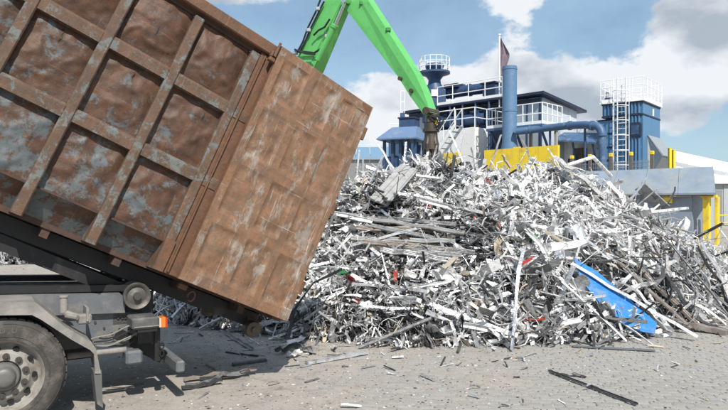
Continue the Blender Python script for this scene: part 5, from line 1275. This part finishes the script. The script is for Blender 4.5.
def build_pieces():
    r = np.random.RandomState(5)
    def mk(geos, nm):
        out = []
        for V, Fs in geos:
            me = bpy.data.meshes.new(nm); me.from_pydata(V.tolist(), [], Fs); me.materials.append(M['s_white']); out.append((me, V))
        return out
    strips = mk([strip_geo(r.uniform(.6, 1.9), r.uniform(.025, .085), .006, ['flat', 'flat', 'angle', 'channel'][i % 4], r.uniform(.02, .22), r.uniform(0, .25), 6, r) for i in range(60)], 'metal_strip')
    sheets = mk([sheet_geo(r.uniform(.24, .7), r.uniform(.12, .32), r.uniform(.03, .08), 6, 4, r) for _ in range(50)], 'crumpled_sheet')
    tubes = mk([strip_geo(r.uniform(.7, 1.7), r.uniform(.03, .06), .01, 'box', r.uniform(0, .06), .03, 4, r) for _ in range(25)], 'metal_tube')
    slivers = mk([strip_geo(r.uniform(.12, .4), r.uniform(.02, .05), .006, ['flat', 'angle'][i % 2], r.uniform(.02, .3), .2, 3, r) for i in range(30)], 'metal_offcut')
    for name, protos, cnt, word, cat in (('metal_strip', strips, 298, 'bent strip', 'metal strip'), ('crumpled_sheet', sheets, 190, 'crumpled sheet', 'metal sheet'), ('metal_tube', tubes, 70, 'square tube', 'metal tube')):
        for i in range(cnt):
            x, y, t, zc = spot(r)
            while x < -6 and r.rand() < .7 or (y > 13 and x > -3) or t > 1.05 or hidden_by(x, y, float(PF.h(x, y))): x, y, t, zc = spot(r)
            me, V = protos[r.randint(len(protos))]; hz = float(PF.h(x, y)); n = PF.normal(x, y)
            hd = r.uniform(0, 6.28) if x < 3.4 else r.normal(-.75, .4); s = r.uniform(.7, 1.1) * (.75 if x < 1.2 and t < .6 else 1)
            dip = r.normal(0, .22) + (r.uniform(.3, 1.0) if t > .8 and r.rand() < .30 else 0)
            Rm = orient(n, hd, dip, r.uniform(-.9, .9)); lift = r.uniform(.03, .13)
            P = V @ Rm.T * s; z0 = max(hz, 0) + lift; mn = (P[:, 2] + z0).min()
            if mn < .01: z0 += .012 - mn
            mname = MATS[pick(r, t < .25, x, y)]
            L0 = np.ptp(V[:, 0]) * s; sz = ('long', 'short') if word != 'crumpled sheet' else ('large', 'small'); lim = {'bent strip': .85, 'crumpled sheet': .33, 'square tube': 1.05}[word]
            lab = (sz[0] if L0 > lim else sz[1]) + ' ' + CN[mname].replace('pale grey', 'pale-grey') + ' ' + word + ' ' + zone(x, t)
            PIECES.append((link_piece(name, me, mname, (x, y, z0), Rm, s, None, cat, None), lab, word + 's lying on the scrap heap'))
    # scattered offcuts on the yard
    cnt = 0
    while cnt < 130:
        if r.rand() < .75: px = r.uniform(180, 728); py = r.uniform(320, 409) if r.rand() < .6 else r.uniform(335, 370)
        else: px = r.uniform(60, 300); py = r.uniform(300, 345)
        p = ground(px, py)
        if PF.inside(p.x, p.y, .15) or p.y > 14: continue
        d = float(PF.yf(p.x)) - p.y
        if r.rand() > math.exp(-d * .75) + .10: continue
        me, V = slivers[r.randint(len(slivers))]; s = r.uniform(.25, .8); Rm = orient((0, 0, 1), r.uniform(0, 6.28), 0, r.uniform(-.25, .25)); P = V @ Rm.T * s
        mname = MATS[[0, 1, 2, 3, 4, 4, 5][r.randint(7)]]; wh = 'in the shade under the container' if p.x < -1 else ('on dusty ground before the heap' if p.x < 1.8 else 'on pavers before the heap')
        lab = CN[mname].replace('pale grey', 'pale-grey') + ' metal offcut ' + wh
        PIECES.append((link_piece('metal_offcut', me, mname, (p.x, p.y, .012 - P[:, 2].min() - .004), Rm, s, None, 'offcut', None), lab, 'loose metal offcuts on the yard')); cnt += 1
build_pieces()
name_pieces()

# ------------------------------------------------------------------ scrap that stands out
def prof_thing(name, a, b, w, t, prof, mname, label, cat, bend=0, nseg=6, seed=1, up=(0, 0, 1), sag=0, rolla=0):
    a, b = Vector(a), Vector(b); r = np.random.RandomState(seed); ln = (b - a).length
    cs = PROF[prof](w, t); d = (b - a).normalized(); U = Vector(up); sx = d.cross(U).normalized(); uz = sx.cross(d)
    if rolla: q = Matrix.Rotation(rolla, 3, d); sx = q @ sx; uz = q @ uz
    o = empty('tmp') if False else None; mb = MB(); n = len(cs); vs = []
    off = Vector((0, 0, 0))
    for i in range(nseg + 1):
        tt = i / nseg; p = a.lerp(b, tt) - a + Vector((0, 0, -sag * 4 * tt * (1 - tt))) + off * (1 if 0 < i < nseg else 0)
        off = Vector(r.randn(3)) * bend
        for x, y in cs: vs.append(tuple(p + sx * x + uz * y))
    fs = [(i * n + j, i * n + (j + 1) % n, (i + 1) * n + (j + 1) % n, (i + 1) * n + j) for i in range(nseg) for j in range(n)] + [tuple(range(n))[::-1], tuple(nseg * n + j for j in range(n))]
    mb.add(vs, fs); o = mb.build(name, mname); o.location = a; tag(o, label, cat); return o
def special():
    H_ = lambda px, py, D: at(px, py, D)
    def surf(px, py, lift=.08):      # first point where the view ray meets the heap
        r_ = ray(px, py)
        for k in range(600):
            D = 7 + k * .02; p = CAMP + r_ * D
            if p.z <= max(float(PF.h(p.x, p.y)), 0) + lift: return p
        return CAMP + r_ * 12.5
    # blue sheet
    pts = [(574, 258), (598, 272), (626, 296), (657, 323), (655, 334), (628, 329), (604, 308), (581, 280)]
    A_, B_, C_ = surf(575, 260, .25), ground(656, 331, .12), surf(606, 314, .16); nn = (B_ - A_).cross(C_ - A_).normalized()
    P_ = [on_plane(a, b, A_, nn) for a, b in pts]
    c = sum(P_, Vector()) / len(P_); mb = MB(); vs = [c - c] + [p - c for p in P_]; n = len(vs)
    vs2 = [v + Vector((.0, .012, -.006)) for v in vs]; mb.add(vs + vs2, [(0, i, i % 8 + 1) for i in range(1, 9)] + [(n, n + i % 8 + 1, n + i) for i in range(1, 9)] + [(i, n + i, n + i % 8 + 1, i % 8 + 1) for i in range(1, 9)])
    o = mb.build('blue_sheet', 's_blue'); o.location = c; tag(o, 'large bright blue flat sheet leaning at the right foot of the heap', 'metal sheet')
    # long beams on the right slope
    def line(px0, py0, px1, py1, l0, l1): return surf(px0, py0, l0), surf(px1, py1, l1)
    a, b = line(589, 221, 696, 325, .16, .10)
    prof_thing('long_beam', a, b, .09, .02, 'channel', 's_brown', 'upper of two long brownish beams running down the right slope', 'beam', .006)
    a, b = line(580, 226, 690, 329, .15, .08)
    prof_thing('long_beam', a, b, .07, .02, 'channel', 's_brown', 'lower of two long brownish beams running down the right slope', 'beam', .006)
    a, b = line(577, 238, 674, 327, .15, .06); prof_thing('long_beam', a, b, .035, .01, 'box', 's_dark', 'thin dark bar running down the right slope above the blue sheet', 'bar', .01)
    a, b = line(571, 264, 697, 338, .26, .05); prof_thing('white_strip', a, b, .055, .008, 'angle', 's_white', 'long white angle strip lying across the top edge of the blue sheet', 'metal strip', .006)
    a, b = surf(672, 320, .06), ground(727, 333, .04); prof_thing('flat_beam', a, b, .12, .03, 'box', 's_brown', 'flat greyish beam reaching out over the pavers at the far right foot', 'beam', .004)
    a, b = surf(640, 187, .22), surf(664, 209, .18); prof_thing('ribbed_panel', a, b, .30, .035, 'ribbed', 's_mid', 'dark ribbed panel tilted on the right slope below the shed roof', 'panel', .0, 3, rolla=-.5)
    a, b = surf(641, 213, .2), surf(687, 208, .30); prof_thing('white_tube', a, b, .075, .01, 'box', 's_white', 'white square tube lying nearly level below the shed at the right', 'metal tube')
    a, b = at(553, 158, 11.9), surf(604, 200, .15); prof_thing('curved_profile', a, b, .16, .012, 'channel', 's_white', 'wide white trough-shaped profile sloping down from the right crest', 'metal profile', .01, 8, sag=-.06)
    a, b = at(568, 165, 11.6), at(593, 157, 11.5); c = surf(611, 176, .2)
    mb = MB(); mb.tube([Vector(), b - a, c - a], .035, 8); o = mb.build('bent_tube', 's_white'); o.location = a; tag(o, 'white bent tube forming a peak above the right crest of the heap', 'metal tube')
    # bundle of grey profiles
    G_ = None
    BN = [(345, 214, 450, 226), (352, 219, 456, 231), (347, 226, 452, 233), (356, 230, 461, 238), (350, 236, 458, 243), (362, 239, 466, 249), (372, 246, 462, 251), (380, 250, 466, 257), (392, 255, 458, 261)]
    for k, (x0, y0, x1, y1) in enumerate(BN):
        jr = random.Random(k * 7 + 1); x0 += jr.uniform(-10, 10); x1 += jr.uniform(-9, 9); y0 += jr.uniform(-5, 4); y1 += jr.uniform(-3, 5)
        a, b = surf(x0, y0, .16), surf(x1, y1, .18)
        prof_thing('long_profile', a, b, .085, .03, 'ribbed', ['s_mid', 's_mid2', 's_brown', 's_mid', 's_mid2', 's_mid', 's_brown', 's_mid', 's_mid'][k], ['topmost', 'second from top', 'third from top', 'fourth from top', 'middle', 'fourth from bottom', 'third from bottom', 'second from bottom', 'lowest'][k] + ' of nine long grey-brown profiles stacked level on the left flank', 'metal profile', .008, 7, seed=k, rolla=.5 + .5 * jr.random())
    a, b = surf(378, 203, .2), surf(409, 168, .3); prof_thing('ribbed_panel', a, b, .34, .04, 'ribbed', 's_mid2', 'wide pale ribbed panel leaning below the blue shelter', 'panel', 0, 3, rolla=.4)
    a, b = surf(352, 246, .22), surf(438, 224, .26); prof_thing('pale_bar', a, b, .06, .01, 'angle', 's_pale', 'pale bar laid across the stack of grey profiles', 'bar', .004)
    # poles sticking up
    for (x0, y0, D0, x1, y1, D1, w, m_, lab) in (
        (373, 138, 12.6, 398, 176, 12.2, .04, 's_white', 'thin white strip pointing up left from the crest towards the sky'),
        (406, 142, 12.4, 404, 178, 12.2, .045, 's_alu', 'silver bar standing upright below the blue shelter'),
        (501, 135, 12.6, 484, 184, 12.3, .045, 's_pale', 'pale upright bar leaning right in front of the yellow wall'),
        (522, 140, 12.6, 542, 180, 12.2, .03, 's_mid', 'dark thin rod leaning left across the yellow wall'),
        (510, 168, 12.3, 502, 155, 12.2, .05, 's_tan', 'short tan stub poking up before the yellow wall'),
        (428, 152, 12.4, 422, 186, 12.1, .05, 's_white', 'white bar standing upright just beneath the grab'),
        (449, 131, 12.8, 470, 182, 12.3, .03, 's_white', 'long thin white rod rising in front of the white block'),
        (463, 134, 12.8, 455, 178, 12.3, .028, 's_alu', 'thin silver rod crossing the white rod on the crest'),
        (552, 170, 12.0, 560, 188, 11.7, .05, 's_dark', 'short dark stub on the crest at the end of the yellow wall'),
        (675, 187, 9.9 + 1.6, 668, 204, 11.2, .03, 's_dark', 'thin black bar pointing up in front of the shed wall'),
        (646, 178, 11.8, 630, 200, 11.5, .05, 's_alu', 'silver bar end standing out against the shed roof')):
        prof_thing('upright_bar', at(x0, y0, D0), at(x1, y1, D1), w, .006, 'angle', m_, lab, 'bar', .01, 5, seed=int(x0))
    r = np.random.RandomState(9)
    # white crumpled film by the blue sheet, plus coloured scraps
    for (px, py, sx, m_, lab, nm, cat) in ((612, 315, .5, 's_white', 'white crumpled foil heaped over the lower edge of the blue sheet', 'crumpled_foil', 'foil'),
        (590, 330, .32, 's_white', 'ragged white foil at the foot left of the blue sheet', 'crumpled_foil', 'foil'), (627, 318, .36, 's_white', 'white foil lump covering the middle lower edge of the blue sheet', 'crumpled_foil', 'foil'), (602, 327, .4, 's_alu', 'silvery foil lump at the very foot below the blue sheet', 'crumpled_foil', 'foil'), (440, 330, .42, 's_white', 'white foil lump at the middle foot of the heap', 'crumpled_foil', 'foil'), (362, 318, .36, 's_white', 'white foil lump at the foot near the container door', 'crumpled_foil', 'foil'), (507, 336, .4, 's_alu', 'silver foil lump at the foot left of the slate-coloured strip', 'crumpled_foil', 'foil'), (350, 278, .20, 's_red', 'red crumpled sheet half way up beside the container door', 'red_sheet', 'metal sheet'),
        (356, 301, .12, 's_red', 'small red flake low beside the container door', 'red_sheet', 'metal sheet'), (405, 241, .26, 's_brown', 'round-edged brown plate under the stacked grey profiles', 'brown_plate', 'plate'),
        (478, 305, .30, 's_tan', 'pale tan box-like lump low in the middle of the heap', 'tan_block', 'block'), (533, 237, .16, 's_green', 'small green flake on the right half of the heap', 'green_flake', 'metal sheet'),
        (428, 206, .14, 's_red', 'small red flake high on the left flank', 'red_sheet', 'metal sheet')):
        p = surf(px, py, .14); V, Fs = sheet_geo(sx, sx * .7, sx * .25, 7, 5, r); mb = MB(); mb.add(V.tolist(), Fs); o = mb.build(nm, m_); o.location = p; o.rotation_euler = (.9, .2, r.uniform(-1, 1)); tag(o, lab, cat)
    # pieces lying on the yard
    g = lambda px, py, z=.02: ground(px, py, z)
    prof_thing('dark_strip', g(550, 372), g(637, 405), .032, .008, 'angle', 's_dark', 'long dark angle strip lying alone on the pavers in the right foreground', 'metal strip', .0)
    prof_thing('dark_strip', g(549, 370), g(563, 375), .035, .01, 'flat', 's_dark', 'short dark splinter beside the top end of the long foreground strip', 'metal strip', .006)
    prof_thing('dark_strip', g(562, 374), g(586, 377), .035, .012, 'flat', 's_dark', 'small black curl of strip right of the long foreground strip', 'metal strip', .008)
    prof_thing('slate_strip', g(573, 346), g(655, 350.5), .08, .010, 'flat', 's_slate', 'flat slate-coloured strip on the ground just below the blue sheet', 'metal strip', .002)
    prof_thing('white_strip', g(307, 364), g(367, 353.5), .075, .03, 'channel', 's_pale', 'pale plastic strip lying on the dusty ground right of the shadow', 'plastic strip', .003)
    prof_thing('grey_strip', g(243, 350), g(298, 342), .04, .01, 'flat', 's_pale', 'thin pale strip lying in the shade below the container door', 'metal strip', .006)
    prof_thing('grey_strip', g(226, 334), g(252, 350), .05, .01, 'angle', 's_mid', 'grey angle piece on the shaded ground left of the roller', 'metal strip', .004)
    prof_thing('black_slab', g(233, 365), g(266, 360.5), .07, .03, 'box', 's_dark', 'short black flat slab in the shade of the container', 'plate', .002)
    prof_thing('dark_bar', g(226, 352), g(258, 356), .03, .02, 'box', 's_dark', 'thin black bar on the shaded ground above the black slab', 'bar', .004)
    prof_thing('dark_bar', g(305, 382), g(319, 378), .03, .006, 'flat', 's_mid', 'little dark sliver alone on the dusty ground', 'offcut', .002)
    for k, (a, b, c, d) in enumerate(((184, 381, 228, 374), (182, 389, 222, 381), (186, 386, 240, 374), (222, 378, 256, 370), (200, 380, 250, 371))):
        prof_thing('bark_strip', g(a, b, .03), g(c, d, .04 + .008 * k), .045, .012, 'angle', ['s_brown', 's_dark', 's_mid', 's_brown', 's_dark'][k], ['outermost', 'lowest', 'middle', 'far end', 'topmost'][k] + ' brown strip of the bent bundle lying behind the truck bumper', 'metal strip', .012, 6, seed=k)
    for k, (a, b, c, d, m_) in enumerate(((285, 348, 303, 338, 's_white'), (276, 352, 300, 347, 's_dark'), (288, 356, 301, 352, 's_white'), (290, 342, 311, 352, 's_mid'))):
        prof_thing('broken_strip', g(a, b, .05), g(c, d, .06), .06, .015, 'angle', m_, ['white broken strip', 'black broken strip', 'short white broken strip', 'grey broken strip'][k] + ' in the small clump under the door corner', 'metal strip', .02, 5, seed=k + 20)
    prof_thing('timber_block', at(700, 256, 15.5), at(716, 257, 15.5), .22, .1, 'box', 's_tan', 'tan block lying beyond the heap at the foot of the yellow post', 'block')
    prof_thing('dark_tube', g(462, 340, .05), g(458, 352, .03), .03, .01, 'box', 's_dark', 'short dark stub standing out at the front foot of the heap', 'bar')
M['s_slate'] = mat('slate_strip', (.13, .14, .155), .6)
special()
# fine litter on the ground: too small to count
def litter():
    r = np.random.RandomState(21); VV = []; FF = []; MM = []; off = 0
    n = 0
    while n < 6000:
        px = r.uniform(-20, 750); py = 232 + 180 * r.rand() ** .7
        p = ground(px, py)
        if p.y > 30 or PF.inside(p.x, p.y, .3): continue
        d = abs(float(PF.yf(p.x)) - p.y)
        if r.rand() > math.exp(-d * .8) + (.12 if p.x < 2 else .03): continue
        s = r.uniform(.003, .012) * (1 + (p.y > 12) * 1.0) * (1.6 if r.rand() < .08 else 1); a = r.rand() * 6.28; c_, s_ = math.cos(a), math.sin(a); e = r.uniform(.25, 1)
        q = [(-1, -e), (1, -e * .6), (.8, e), (-.7, e * .8)]
        z = max(float(dirt_z(p.x, p.y)), .003)
        V = [(p.x + s * (x * c_ - y * s_), p.y + s * (x * s_ + y * c_), z + s * r.uniform(0.05, .5) + .001) for x, y in q] + [(p.x + s * .8 * (x * c_ - y * s_), p.y + s * .8 * (x * s_ + y * c_), z - .002) for x, y in q]
        VV += V; FF += [tuple(off + i for i in f) for f in ((0, 1, 2, 3), (0, 4, 5, 1), (1, 5, 6, 2), (2, 6, 7, 3), (3, 7, 4, 0))]; MM += [[2, 3, 2, 3, 4, 5, 3, 4, 0][r.randint(9)]] * 5; off += 8; n += 1
    me = bpy.data.meshes.new('ground_litter'); me.from_pydata(VV, [], FF)
    for m_ in MATS: me.materials.append(M[m_])
    me.polygons.foreach_set('material_index', MM); o = bpy.data.objects.new('ground_litter', me); COL.objects.link(o)
    tag(o, 'fine metal flakes and crumbs strewn over the yard ground', 'litter', kind='stuff')
litter()
